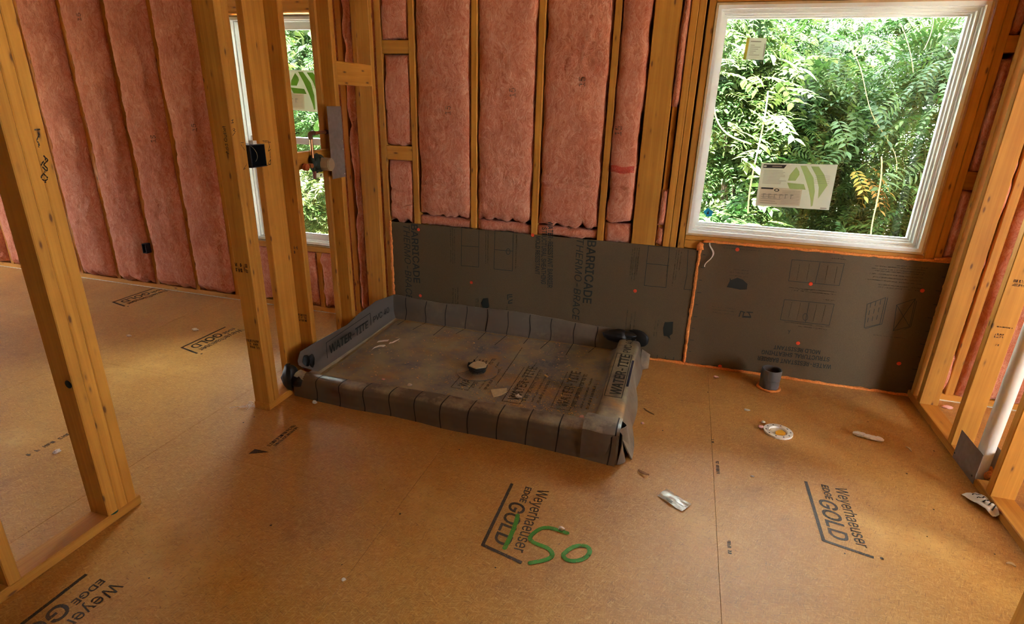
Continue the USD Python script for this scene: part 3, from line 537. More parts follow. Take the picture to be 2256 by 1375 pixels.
# ================================================================ INSULATION
from scipy.spatial import cKDTree
def batt(label, x0, x1, z0, z1, bulge=.012, seed=0, y=D, res=.013, ragged=1.0, name='insulation_batt', group='pink wool between the studs of the exterior wall', lean=0, number=None, fibres=True, dark=None, crease=()):
    nx, nz = max(5, int((x1-x0)/res)), max(6, int((z1-z0)/res))
    u, w = np.meshgrid(np.linspace(0, 1, nx), np.linspace(0, 1, nz))
    z = z0+(z1-z0)*w
    wid = x1-x0
    jit = lambda s, a: (meshkit.fbm(np.stack([z*0+s, z*9, z*0], -1), 3, seed+s)-.5)*a*ragged
    xl, xr = x0+jit(1, .026), x1+jit(2, .026)
    x = xl+(xr-xl)*u
    zz = z+(1-w)**12*(meshkit.fbm(np.stack([u*wid*26, u*0, u*0+seed], -1), 3, seed+5)-.5)*.05*ragged
    prof = 1-np.abs(2*u-1)**(3.5 if wid > .12 else 2.2)
    ends = np.clip(np.minimum(w, 1-w)*(z1-z0)/.05, 0, 1)**.5
    P = np.stack([x, z*0+y, zz], -1)
    n1 = meshkit.fbm(P*[7, 1, 4]+seed*3.1, 3, seed); n2 = meshkit.fbm(P*[30, 1, 22]+seed*1.7, 3, seed+3); n3 = meshkit.fbm(P*[95, 1, 80], 2, seed+7)
    k = min(1, wid/.3)
    P[..., 1] = y+.022-(.022+bulge)*prof**.6*ends+((n1-.5)*-.022+(n2-.5)*-.018)*k+(n3-.5)*-.008
    for cz in crease: P[..., 1] += .014*np.exp(-((zz-cz-.012*np.sin(u*7+seed))/.007)**2)
    m = shell(P, np.array([0, .0, 0]))
    Q = P.copy(); Q[..., 1] = y+.075; m = shell(P, Q-P)
    t = thing(name, label, 'insulation', group)
    obj('wool', m, PINK, t, smooth=True)
    if fibres:
        r = np.random.default_rng(seed+100); cnt = int(300*min(1, (x1-x0)*(z1-z0)/.5))+6; pts = []; cn = []
        tree = cKDTree(P.reshape(-1, 3)[:, [0, 2]]); flat = P.reshape(-1, 3)
        st = np.stack([r.uniform(x0+.01, x1-.01, cnt), r.uniform(z0+.01, z1-.01, cnt)], 1); ang = r.normal(1.5, .75, cnt); L = r.uniform(.02, .075, cnt)
        for i in range(cnt):
            c = r.normal(0, 4); s = np.linspace(0, 1, 6)*L[i]; a = ang[i]+c*s
            xx = np.clip(st[i, 0]+np.cos(a)*s, x0+.003, x1-.003); z_ = np.clip(st[i, 1]+np.sin(a)*s, z0+.004, z1-.004)
            yy = flat[tree.query(np.c_[xx, z_])[1], 1]-.0012-.003*np.sin(np.linspace(0, 3.1, 6))
            pts.append(np.c_[xx, yy, z_]); cn.append(6)
        cv = UsdGeom.BasisCurves.Define(stage, path_of('loose_fibres', t)); cv.CreateTypeAttr('linear'); cv.CreateCurveVertexCountsAttr(Vt.IntArray(cn))
        cv.CreatePointsAttr(Vt.Vec3fArray.FromNumpy(np.vstack(pts).astype(np.float32))); cv.CreateWidthsAttr(Vt.FloatArray([.0007])); cv.SetWidthsInterpolation('constant')
        UsdShade.MaterialBindingAPI.Apply(cv.GetPrim()).Bind(FIBRE); tag(cv.GetPrim(), kind='stuff')
    if number:
        px, h = number
        q = fy(px, y-bulge); tm = text('15', .050, .036, bold=True); v = tm.vertices
        X = np.c_[q[0]+.017-v[:, 1], np.zeros(len(v)), q[2]-.025+v[:, 0]]
        tree = cKDTree(P.reshape(-1, 3)[:, [0, 2]]); d, ii = tree.query(X[:, [0, 2]], k=4)
        X[:, 1] = P.reshape(-1, 3)[ii][:, :, 1].min(1)-.003-.0006*(v[:, 2] > .0003); tm = tm.copy(); tm.vertices = X
        obj('printed_number', tm, INK_PINK, t)
    return t
BL = [(-5.98, -5.62), (-5.58, -5.21), (-5.17, -4.81), (-4.77, -4.40), (-4.36, -3.995), (-3.955, -3.595), (-3.555, -3.22)]
LL = ['far left pink batt, nearest the left edge of the photo', 'pink batt mostly hidden behind the near post, second from the left edge', 'pink batt just left of the near post',
      'darker narrow-looking pink batt just right of the near triple post', 'plump pink batt two bays right of the near triple post', 'plump pink batt with the dark outlet box beside its foot', 'last plump pink batt before the partition end post']
nums = [None, None, None, None, ((175, 37), 1), ((338, 306), 1), ((428, 281), 1)]
for i, ((a, b), l) in enumerate(zip(BL, LL)): batt(l, a-.006, b+.006, .042, 2.58, .05, 20+i, number=nums[i], group='plump pink batts of the left room')
batt('thin pink batt strip between the partition end post and the narrow window', -3.18, -3.05, .04, 2.58, .01, 30)
batt('short pink batt under the narrow window, left piece', -2.955, -2.742, .04, .45, .02, 31); batt('short pink batt under the narrow window, middle piece', -2.70, -2.459, .04, .45, .02, 32)
batt('short ragged pink batt under the narrow window, right piece', -2.415, -2.30, .03, .45, .03, 33, ragged=2)
batt('thin pink wool strip seen beside the shower valve stud', -2.210, -2.158, .04, 2.58, -.004, 34, ragged=.6); batt('wavy narrow pink wool strip right of the valve stud', -2.120, -2.052, .04, 2.58, .006, 35, ragged=1.6)
batt('thin pink sliver of wool beside the corner studs of the shower', -2.008, -1.892, .04, 2.58, -.010, 36, ragged=.7)
B1, B2 = bz
batt('small pink batt at the top of the narrow corner bay above the shower', -1.848, -1.672, B1[1]+.004, 2.58, .012, 37, crease=(2.03,)); batt('middle pink batt in the narrow corner bay, between two blocks', -1.848, -1.672, B2[1]+.004, B1[0]-.004, .008, 38, crease=(1.42,)); batt('lowest pink batt in the narrow corner bay, with two creases', -1.848, -1.672, .73, B2[0]-.003, .012, 39, crease=(.93, .84))
batt('tall pink batt in the first wide bay right of the shower corner', -1.628, -1.276, .795, 2.58, .018, 40, number=((988, 243), 1), crease=(.99,))
batt('tall pink batt in the middle wide bay above the brace board', -1.230, -.877, .800, 2.58, .018, 41, number=((1130, 204), 1))
batt('tall pink batt in the third wide bay above the brace board', -.831, -.463, .795, 2.58, .018, 42, number=((1283, 180), 1), crease=(1.04,))
b3 = batt('pink batt with a red streak, left of the wide flat board', -.417, -.262, .850, 2.58, .020, 43, number=((1363, 288), 1), crease=(1.045,))
qz = fy((1370, 373), D)[2]
pp = np.array([[(-.417+.15*u_, 0, qz-.018+.036*w_+.004*math.sin(9*u_)) for u_ in np.linspace(.06, .94, 14)] for w_ in (0, .5, 1)])
pp[..., 1] = D-.026; pp[..., 1] += .012*np.abs(np.linspace(-1, 1, 14))[None, :]**3
obj('red_streak', shell(pp, np.array([0, .012, 0])), worn_ink('red_marker_streak', (.62, .04, .02), .44, .8), b3, 'red dyed streak across the wool')
for i, (a, b, z, nm) in enumerate([(-1.628, -1.276, .79, 'first'), (-1.230, -.877, .795, 'middle'), (-.831, -.463, .79, 'third'), (-.417, -.262, .845, 'last narrow')]):
    batt(f'torn pink strip tucked under the {nm} wide batt, along the brace board top', a, b, .722, z-.008, .004, 50+i, name='insulation_offcut', ragged=.8)
batt('long thin pink wool strip hanging beside the wide flat board', -.116, -.072, 1.50, 2.58, .016, 60, name='insulation_offcut', ragged=.6); batt('short thin pink wool strip low beside the wide flat board', -.116, -.072, .845, 1.05, .014, 61, name='insulation_offcut', ragged=.5); batt('smallest crumpled pink wool strip just above the brace board', -.116, -.073, .728, .835, .004, 62, name='insulation_offcut', ragged=.5)
batt('thin pink wool strip right of the big window, lowest piece', 1.336, 1.388, .79, 1.146, .016, 63, ragged=.6); batt('thin pink wool strip right of the big window, long middle piece', 1.336, 1.388, 1.240, 1.745, .016, 64, ragged=.8, crease=(1.39,)); batt('thin pink wool strip right of the big window, at the top', 1.336, 1.388, 1.85, 2.58, .006, 65, ragged=.6)
batt('torn pink wool sliver seen between the first two right studs', 1.468, 1.536, .045, 2.58, .012, 66, ragged=2.2); batt('pink batt seen through the right stud wall beyond its second stud', 1.586, 1.952, .045, 2.58, .03, 67, ragged=1.3); batt('pink batt seen through the right stud wall behind the white pipe', 2.000, 2.357, .045, 2.58, .025, 68)
for i, (a, b) in enumerate([(2.405, 2.767), (2.815, 3.177), (3.225, 3.6)]): batt('pink batt deep in the room beyond the right stud wall, piece %s' % ('nearest the pipe', 'in the middle', 'farthest')[i], a, b, .045, 2.58, .02, 70+i, fibres=False)

# ================================================================ SHOWER PAN
def sag(x, s, a, f): return (meshkit.fbm(np.stack([np.asarray(x)*f, np.asarray(x)*0+s, np.asarray(x)*0], -1), 3, s)-.5)*a
pan = thing('shower_pan', 'dusty grey vinyl shower pan liner with curbs in the middle of the room', 'shower pan', loc=(-1.0, 2.75, 0))
OFF = np.array([-1.0, 2.75, 0])
def pobj(name, m, mt, parent=pan, label=None, smooth=40, **k): return obj(name, m, mt, parent, label, smooth=smooth, off=OFF, **k)
PX0, PX1, PY0, PY1 = -1.845, -.262, 2.30, 3.366
def pan_z(x, y):
    d = np.hypot((np.asarray(x)+1.0)/.8, (np.asarray(y)-2.76)/.5); e = np.minimum.reduce([np.asarray(x)-PX0, PX1-np.asarray(x), np.asarray(y)-PY0, PY1-np.asarray(y)])
    return .030+.012*np.clip(d, 0, 1.2)+.03*np.clip(1-np.maximum(e, 0)/.045, 0, 1)**2+sag(np.asarray(x)*1.0+np.asarray(y)*.7, 3, .008, 3)
gx, gy = np.meshgrid(np.linspace(PX0, PX1, 90), np.linspace(PY0, PY1, 64), indexing='ij')
pobj('pan_floor', shell(np.stack([gx, gy, pan_z(gx, gy)], -1), np.array([0, 0, -.004])), LINER_DUST)
# front curb: a profile swept along x
def front_profile(x, t):
    """(y, z) at x for t in 0..1, from the outer foot over the top to the pan."""
    x = np.asarray(x, float); k = (x+1.845)/1.7
    yo = 2.236-.060*k+.006*np.sin(x*9)+sag(x, 5, .010, 5); top = .118+.022*k+sag(x, 6, .014, 4); yi = 2.315-.012*k
    if True:
        c = np.clip((k-.91)/.09, 0, 1); top = top+.022*c; yo = yo-.010*c
    ts = np.array([0, .12, .38, .50, .57, .64, .74, .80, .86, 1.0])
    Y = np.stack([yo-.004, yo, yo-.002, yo+.006, yo+.018, yo+.04, yi-.022, yi-.006, yi, yi+.006]); Z = np.stack([top*0, top*.14, top*.68, top*.9, top*.97, top, top*1.0, top*.95, top*.80, top*0+.034])
    i = np.clip(np.searchsorted(ts, t)-1, 0, 8); f = (t-ts[i])/(ts[i+1]-ts[i]); f = np.clip(f, 0, 1)
    j = np.arange(Y.shape[1])
    return Y[i, j]*(1-f)+Y[i+1, j]*f, Z[i, j]*(1-f)+Z[i+1, j]*f
def front_pts(xs, ts, lift=0):
    out = []
    for t in ts:
        y, z = front_profile(xs, np.full(len(xs), t)); out.append(np.stack([xs, y, z], -1))
    P = np.stack(out, 1)
    k = (P[..., 0]+1.845)/1.7
    P[..., 1] += .012*np.exp(-((P[..., 0]+1.62)/.07)**2)*np.exp(-((P[..., 2]-.06)/.03)**2)
    if lift:
        ctr = np.stack([P[..., 0], P[..., 1]*0+2.27, P[..., 2]*0+.04], -1); d = P-ctr; P = P+d/np.linalg.norm(d, axis=-1, keepdims=True)*lift
    return P
ts = np.linspace(0, 1, 36)
fc = pobj('front_curb', shell(front_pts(np.linspace(-1.845, -.135, 110), ts), np.array([0, 0, 0])+np.array([0, .004, -.004])), LINER_MID, label='grey front curb crossed by black stripes')
cs = crop(600, 640, 1450, 2256)
for i, px in enumerate((190, 333, 482, 636, 790, 950, 1115, 1290, 1465, 1650, 1965)):
    xc = fz(cs(px, 600+.19*px), .06)[0]
    tt = np.linspace(0, .80, 26); wob = .004*np.sin(np.linspace(0, 6, 26)+i*.5)+np.where(tt > .5, (tt-.5)*.03, 0)
    cen = np.stack([front_pts(np.array([xc+wob[j]-.003, xc+wob[j]+.003]), [tt[j]], .0016)[:, 0] for j in range(26)], 1)
    pobj('printed_stripe', grid(cen), STRIPE, fc, smooth=True)
# right curb: swept along y
def right_pts(ys, ts, lift=0):
    k = (ys-2.30)/.95; xi = -.262+.004*np.sin(ys*8); xo = -.132+.004*np.sin(ys*6); top = .140+sag(ys, 9, .012, 4); foot = xo+.018+.028*(1-k)+.018*np.abs(np.sin(ys*7.5))
    s = np.array([0, .13, .20, .28, .60, .68, .76, 1.0])
    X = np.stack([xi-.010, xi, xi+.006, xi+.022, xo-.018, xo-.004, xo+.002, foot], 1); Z = np.stack([ys*0+.038, top*.84, top*.96, top, top*.99, top*.93, top*.82, ys*0+.002], 1)
    P = np.stack([np.stack([np.array([np.interp(t, s, X[i]) for i in range(len(ys))]), ys, np.array([np.interp(t, s, Z[i]) for i in range(len(ys))])], -1) for t in ts], 1)
    if lift: P = P+np.array([0, 0, lift])
    return P
rc = pobj('right_curb', shell(right_pts(np.linspace(2.235, 3.30, 80), np.linspace(0, 1, 30)), np.array([-.004, 0, -.004])), LINER_MID, label='grey right curb with printed lettering')
zt = .1475
pobj('printed_lettering', on_frame(text('WATER-TITE', .50, .052, .05, True), (-.168, 2.545, zt), (0, 1, 0), (-1, 0, 0)), INK_PANEL, rc, smooth=False)
pobj('printed_lettering', on_frame(text('PVC 40', .20, .042), (-.172, 3.08, zt), (0, 1, 0), (-1, 0, 0)), INK_PANEL, rc, smooth=False)
pobj('printed_box', on_frame(polys(strokes([[(0, 0), (0, .085), (.535, .085), (.535, 0), (0, 0)]], .0035)), (-.158, 2.52, zt), (0, 1, 0), (-1, 0, 0)), INK_PANEL, rc, smooth=False)
pobj('printed_band', on_frame(polys(sbox(0, 0, .33, .012)), (-.139, 2.66, zt-.004), (0, 1, 0), (-1, 0, 0)), plain('navy_band', (.02, .025, .07), .5), rc, smooth=False)
# back and left upturns
xs = np.linspace(PX0, -.20, 80); w = np.linspace(0, 1, 16); X2, W2 = np.meshgrid(xs, w, indexing='ij')
topz = np.interp(xs, [-1.845, -1.47, -1.0, -.41, -.2], [.215, .198, .205, .178, .175])+sag(xs, 12, .010, 9)
Zb = .045+(topz[:, None]-.045)*W2; Yb = 3.366-.030*np.exp(-((W2)/.25)**2)-.012*np.sin(W2*3.1)*(1+np.sin(X2*11)*.8)-.004
bu = pobj('back_upturn', shell(np.stack([X2, Yb, Zb], -1), np.array([0, .003, 0])), LINER_MID)
for i, px in enumerate((175, 315, 450, 590, 735, 880, 1030, 1175, 1335, 1490)):
    x = fy(cL(px, 700+.14*px), 3.36)[0]; wv = np.linspace(.02, .97, 18); tz = np.interp(x, xs, topz); ym = 3.366-.030*np.exp(-(wv/.25)**2)-.012*np.sin(wv*3.1)*(1+np.sin(x*11)*.8)-.0065
    xw = x+.004*np.sin(wv*6+i); z = .045+(tz-.045)*wv
    L = np.stack([np.stack([xw+s, ym, z], -1) for s in (-.0028, .0028)], 0); pobj('printed_stripe', grid(L), STRIPE, bu, smooth=True)
    yy = np.linspace(3.33, 3.33-.10-.04*(i % 3), 10); xx = x-.02*np.linspace(0, 1, 10)*(.4+i % 2)
    L = np.stack([np.stack([xx+s, yy, pan_z(xx, yy)+.0016], -1) for s in (-.0025, .0025)], 0); pobj('printed_stripe', grid(L), STRIPE, bu, smooth=True)
ys = np.linspace(2.285, 3.366, 80); Y2, W2 = np.meshgrid(ys, w, indexing='ij')
topl = np.interp(ys, [2.285, 2.31, 2.43, 2.59, 2.77, 2.91, 3.12, 3.25, 3.366], [.18, .225, .222, .212, .207, .235, .245, .225, .21])
lowl = np.interp(ys, [2.285, 2.33, 2.42, 3.366], [.15, .12, .06, .045])
Zl = lowl[:, None]+(topl-lowl)[:, None]*W2; Xl = -1.853+.022*np.exp(-(W2/.22)**2)+.006*np.sin(Y2*9)*np.sin(W2*2.5)+.004
Xl += .006
lu = pobj('left_upturn', shell(np.stack([Xl, Y2, Zl], -1), np.array([.003, 0, 0])), LINER_CLEAN, label='clean grey liner edge with a wavy top against the partition')
pobj('printed_lettering', on_frame(text('WATER-TITE', .43, .050, .05, True), (-1.8335, 2.56, .105), (0, 1, 0), (0, 0, 1)), INK_PANEL, lu, smooth=False)
pobj('printed_lettering', on_frame(text('PVC 40', .21, .040), (-1.8335, 3.06, .115), (0, 1, 0), (0, 0, 1)), INK_PANEL, lu, smooth=False)
pobj('printed_box', on_frame(polys(strokes([[(.0, .0), (.0, .095), (.49, .105), (.49, .02)]], .004)), (-1.8332, 2.535, .09), (0, 1, 0), (0, 0, 1)), INK_PANEL, lu, smooth=False)
# print on the pan floor
pf = stage.GetPrimAtPath(str(pan.GetPath())+'/pan_floor')
INK_PAN = worn_ink('dusty_pan_print', (.012, .012, .012), .50, .9)
def pan_print(tm, x, y):
    m = on_frame(tm, (x, y, 0), (0, 1, 0), (-1, 0, 0)); v = m.vertices; v[:, 2] = pan_z(v[:, 0], v[:, 1])+.0014+.0004*(v[:, 2] > .0008); m.vertices = v; return m
for (px, L, h) in [((1235, 895), .42, .055), ((1128, 880), .42, .055), ((1015, 850), .36, .05)]:
    q = fz(px, .04)
    pobj('printed_lettering', pan_print(text('WATER-TITE', L, h, .05, True), q[0]+.03, q[1]), INK_PAN, pf, smooth=False)
    for k, (Lk, hk) in enumerate([(.40, .026), (.36, .014), (.30, .020)]): pobj('fine_print', pan_print(marks(Lk, hk, 1, k+7, .85), q[0]+.075+.035*k, q[1]+.01), INK_PAN, pf, smooth=False)
    pobj('printed_box', pan_print(polys(strokes([[(.40, -.012), (-.03, -.012), (-.03, .085), (.40, .085)]], .004)), q[0]+.04, q[1]), INK_PAN, pf, smooth=False)
lines = [[(tuple(fz(cs(*a), .04)[:2])), tuple(fz(cs(*b), .04)[:2])] for a, b in (((1460, 335), (1310, 545)), ((1545, 420), (1390, 620)))]
m = polys(strokes(lines, .0045)); m = m.subdivide_to_size(.05); v = m.vertices; v[:, 2] = pan_z(v[:, 0], v[:, 1])+.0014+.0004*(v[:, 2] > .0003); m.vertices = v
pobj('printed_stripe', m, INK_PAN, pf, smooth=False)
DUSTLINE = worn_ink('tan_dust', (.40, .29, .12), .42, .75); DUSTFILM = worn_ink('thin_dust_film', (.36, .28, .14), .50, .55)
gl = []
for k, (a, b) in enumerate((((-1.80, 3.318), (-.30, 3.318)), ((-1.80, 2.40), (-1.80, 3.318)))):
    t = np.linspace(0, 1, 60); x = a[0]+(b[0]-a[0])*t; y = a[1]+(b[1]-a[1])*t; wv = .006+.005*meshkit.noise(np.stack([t*20, t*0+k, t*0], -1), 3)
    L = np.stack([np.stack([x+(s*wv if k else 0), y+(0 if k else s*wv), pan_z(x+(s*wv if k else 0), y+(0 if k else s*wv))+.0016], -1) for s in (-1, 1)], 0); gl.append(grid(L if k else L[::-1]))
pobj('glue_line', gl, DUSTLINE, pf, 'tan line of dust along the cove', smooth=True)
t = np.linspace(0, 1, 40); x = -.88+.62*t; y = 2.78-.04*t+.02*np.sin(t*5); L = np.stack([np.stack([x, y+s*(.022+.018*t), pan_z(x, y+s*(.022+.018*t))+.0013], -1) for s in (1, .5, 0, -.5, -1)], 0); pobj('dust_streak', grid(L), DUSTFILM, pf, 'pale streak of dust from the drain to the right curb', smooth=True)
# the corner where the liner is folded, with its loose flap
P = np.array([[(x, y, z) for y, z in ((2.172, .002), (2.166, .05), (2.163, .11), (2.170, .150), (2.200, .166), (2.250, .168), (2.305, .160))] for x in np.linspace(-.292, -.128, 12)]).reshape(12, 7, 3)
P[..., 1] += .006*np.sin(P[..., 0]*40)*np.clip(P[..., 2]/.1, 0, 1); P[-1, :, 2] -= .004
cfp = pobj('corner_fold', shell(P, np.array([0, .004, -.003])), LINER_MID, label='folded liner corner at the right front')
xs_ = np.array([-.148, -.142]); L = np.stack([np.stack([np.full(7, x), P[-2, :, 1]-.0022, P[-2, :, 2]+.0012], -1) for x in xs_], 0); pobj('printed_stripe', grid(L), STRIPE, cfp, smooth=True)
s = np.linspace(0, 1, 14); g_ = np.linspace(0, 1, 12); S2, G2 = np.meshgrid(s, g_, indexing='ij')
fx_ = -.128+.040*np.sin(S2*2.6)*(.2+.8*(1-G2))+.012*np.sin(S2*9+2*G2); fy_ = 2.168+.165*S2; fz_ = .003+(.155-.02*S2)*G2
pobj('loose_flap', shell(np.stack([fx_, fy_, fz_], -1), np.array([.003, 0, 0])), LINER_MID, label='loose cut flap of the liner hanging at the curb end')
# black dam corners
def boot(cx, cy, cz, rx, ry, rz, seed, tilt):
    th, ph = np.meshgrid(np.linspace(0, 1, 14), np.linspace(0, 2*math.pi, 30), indexing='ij')
    rad = np.interp(th, [0, .35, .6, .85, 1], [.08, .55, .95, 1.0, .94]); dep = np.interp(th, [0, .35, .6, .85, 1], [.75, .60, .25, -.05, .05])
    q = np.stack([rad*np.cos(ph)*rx, dep*ry, rad*np.sin(ph)*rz], -1); q += (meshkit.fbm(q*30+seed, 2, seed)-.5)[..., None]*.010
    c, s_ = math.cos(tilt), math.sin(tilt); R = np.array([[c, -s_, 0], [s_, c, 0], [0, 0, 1]]); q = q@R.T+[cx, cy, cz]
    m = shell(q, np.array([.002, .002, .002])); return m
pobj('dam_corner', [boot(-1.872, 2.255, .095, .060, .060, .074, 3, 2.2), rock((-1.872, 2.262, .095), (.030, .048, .066), 9, 3, .12), rock((-1.825, 2.27, .080), (.055, .046, .046), 4, 3, .2)], BLACK, label='black rubber dam corner at the left end of the front curb')
pobj('dam_corner', [rock((-1.838, 2.345, .150), (.018, .030, .040), 5, 3, .3), rock((-1.826, 2.385, .140), (.010, .024, .036), 6, 3, .3)], BLACK, label='small black rubber ear standing against the left liner edge')
pobj('dam_corner', [rock((-.275, 3.325, .145), (.085, .035, .042), 6, 3, .25), boot(-.155, 3.335, .140, .075, .03, .055, 7, 2.9), rock((-.21, 3.33, .162), (.06, .03, .02), 8, 3, .2)], BLACK, label='black rubber dam corner at the back end of the right curb')
sx = np.linspace(-1.835, -1.745, 8); sy = np.linspace(2.238, 2.31, 7); SX, SY = np.meshgrid(sx, sy, indexing='ij'); SZ = .122+.008*np.sin(SX*40)-.012*((SY-2.274)/.036)**4
pobj('curb_patch', shell(np.stack([SX, SY, SZ], -1), np.array([0, 0, -.004])), LINER_DUST, label='dusty olive patch over the left curb end')
pobj('liner_tail', shell(np.array([[(-.115+.05*a, 3.26-.09*b+.04*a, .10*(1-b)*(1-.45*a)+.004) for b in np.linspace(0, 1, 6)] for a in np.linspace(0, 1, 6)]), np.array([.003, 0, .002])), LINER_MID, label='limp liner tail beside the right curb end')

# drain in the pan
dr_ = thing('floor_drain', 'round shower drain with a glued dusty ring in the pan', 'drain', loc=(-1.0, 2.765, .034))
DO = np.array([-1.0, 2.765, .034])
obj('flange_ring', lathe([(.030, 0), (.118, 0), (.118, .004), (.112, .006), (.045, .007), (.030, .007)], 48), LINER_DUST, dr_, smooth=30)
obj('drain_body', lathe([(.0, .004), (.046, .004), (.050, .012), (.048, .030), (.058, .036), (.058, .042), (.044, .043), (.040, .030), (.0, .028)], 36), BLACK, dr_, smooth=30)
for k in range(22):
    a = -1.57+(k-11)*.11; obj('pleat', tube([(.048*math.cos(a), .048*math.sin(a), .016), (.080*math.cos(a), .080*math.sin(a), .0075), (.112*math.cos(a), .112*math.sin(a), .0068)], [.0014, .0012, .0006], 5), LINER_MID, dr_) if -2.6 < a < -.6 else None
for a in (2.3, 3.3, .4): obj('bolt', [lathe([(0, .036), (.004, .036), (.004, .056), (0, .056)], 8, (.050*math.cos(a), .050*math.sin(a), 0)), lathe([(0, .042), (.0075, .042), (.0075, .047), (0, .047)], 6, (.050*math.cos(a), .050*math.sin(a), 0))], BLACK, dr_)
cover = trimesh.creation.extrude_polygon(Polygon([(-.045, -.030), (.005, -.044), (.052, -.010), (.048, .030), (-.010, .038), (-.034, .012)]), .006, engine='earcut'); cover.apply_transform(trimesh.transformations.rotation_matrix(.12, [1, .3, 0])); cover.apply_translation([.004, -.004, .046])
obj('cover_card', cover, CARD, dr_, 'tan piece of card over the drain mouth')

# ================================================================ LOOSE AND FIXED THINGS
# electrical box between the partition studs
eb = thing('electrical_box', 'dark open switch box nailed in the partition beside the end post', 'electrical box', loc=(-1.885, 2.195, 1.24)); EO = np.array([-1.885, 2.195, 1.24])
y0, y1, z0, z1 = 2.1445, 2.2420, 1.192, 1.290
def eobj(n, m, mt, par=eb, **k): return obj(n, m, mt, par, off=EO, **k)
dkp = plain('dark_blue_plastic', (.012, .014, .020), .4)
eobj('box_shell', [box(-1.925, -1.922, y0, y1, z0, z1), box(-1.922, -1.847, y0, y0+.003, z0, z1), box(-1.922, -1.847, y1-.003, y1, z0, z1), box(-1.922, -1.847, y0+.003, y1-.003, z0, z0+.003), box(-1.922, -1.847, y0+.003, y1-.003, z1-.003, z1)], dkp)
eobj('bracket', box(-1.885, -1.86, 2.186, 2.209, z1+.0005, z1+.016), PVC_WHITE); eobj('wire', tube(spline([(-1.915, 2.175, 1.28), (-1.895, 2.195, 1.262), (-1.89, 2.190, 1.235), (-1.90, 2.198, 1.21)], 14), .0022, 6), RED, label='red wire'); eobj('wire', tube(spline([(-1.915, 2.215, 1.285), (-1.882, 2.218, 1.262), (-1.880, 2.226, 1.235), (-1.89, 2.222, 1.212)], 14), .0013, 6), TWIG, label='white wire'); eobj('wire', tube(spline([(-1.915, 2.17, 1.26), (-1.888, 2.18, 1.235), (-1.895, 2.2, 1.205)], 12), .0028, 6), BLACK, label='black wire')
# second small box low in the left room
q = fy((344, 546), D); bo = thing('electrical_box', 'small dark outlet box low on the left room wall between batts', 'electrical box', loc=(-3.972, 3.360, q[2]))
obj('box_shell', [box(-.024, .012, .0, .003, -.038, .038), box(-.024, -.021, -.042, 0, -.038, .038), box(.009, .012, -.042, 0, -.038, .038), box(-.021, .009, -.042, 0, -.038, -.035), box(-.021, .009, -.042, 0, .035, .038)], dkp, bo); obj('back_plate', box(-.021, .009, -.004, -.0005, -.035, .035), dkp, bo)
# shower valve
sv = thing('shower_valve', 'brass and plastic shower valve on copper pipes between partition studs', 'shower valve', loc=(-1.90, 2.68, 1.165)); VO = np.array([-1.90, 2.68, 1.165])
def vobj(n, m, mt, par=sv, **k): return obj(n, m, mt, par, off=VO, smooth=30, **k)
def cylx(x0, x1, r, y, z, n=20): 
    m = trimesh.creation.cylinder(r, abs(x1-x0), sections=n); m.apply_transform(trimesh.transformations.rotation_matrix(math.pi/2, [0, 1, 0])); m.apply_translation([(x0+x1)/2, y, z]); return m
brass = plain('dark_brass', (.10, .065, .03), .45, metal=.5)
vobj('valve_body', [rock((-1.885, 2.672, 1.165), (.028, .042, .050), 2, 3, .25), cylx(-1.91, -1.87, .046, 2.685, 1.165)], plain('dark_green_plaster_guard', (.02, .035, .02), .5))
vobj('plaster_cap', [cylx(-1.87, -1.815, .034, 2.700, 1.160), cylx(-1.815, -1.811, .030, 2.700, 1.160)], plain('tan_plastic', (.42, .33, .20), .5))
vobj('inlet_stub', cylx(-1.88, -1.855, .012, 2.595, 1.16), COPPER)
vobj('side_pipe', tube([(-1.875, 2.72, 1.158), (-1.875, 2.80, 1.16), (-1.875, 2.86, 1.16)], .010, 12), PVC_WHITE, label='pale side pipe')
vobj('riser_pipe', tube([(-1.885, 2.645, 1.19), (-1.885, 2.645, 1.312)], .0085, 12), COPPER); vobj('cross_pipe', tube([(-1.885, 2.648, 1.318), (-1.885, 2.858, 1.320)], .0085, 12), COPPER)
vobj('elbow_fitting', [tube(spline([(-1.885, 2.645, 1.292), (-1.885, 2.645, 1.316), (-1.885, 2.652, 1.319), (-1.885, 2.676, 1.319)], 12), .0115, 12)], SOLDER); vobj('elbow_fitting', tube([(-1.885, 2.775, 1.3195), (-1.885, 2.80, 1.3195)], .0115, 12), SOLDER); vobj('elbow_fitting', rock((-1.885, 2.832, 1.325), (.012, .014, .018), 3, 2, .2), SOLDER)
vobj('lower_stub', tube([(-1.885, 2.650, 1.125), (-1.885, 2.645, 1.085)], [.010, .008], 12), plain('rusty_red_fitting', (.20, .04, .02), .5)); vobj('red_mark', cylx(-1.88, -1.86, .018, 2.56, 1.155), plain('orange_red_stub', (.45, .09, .02), .5))
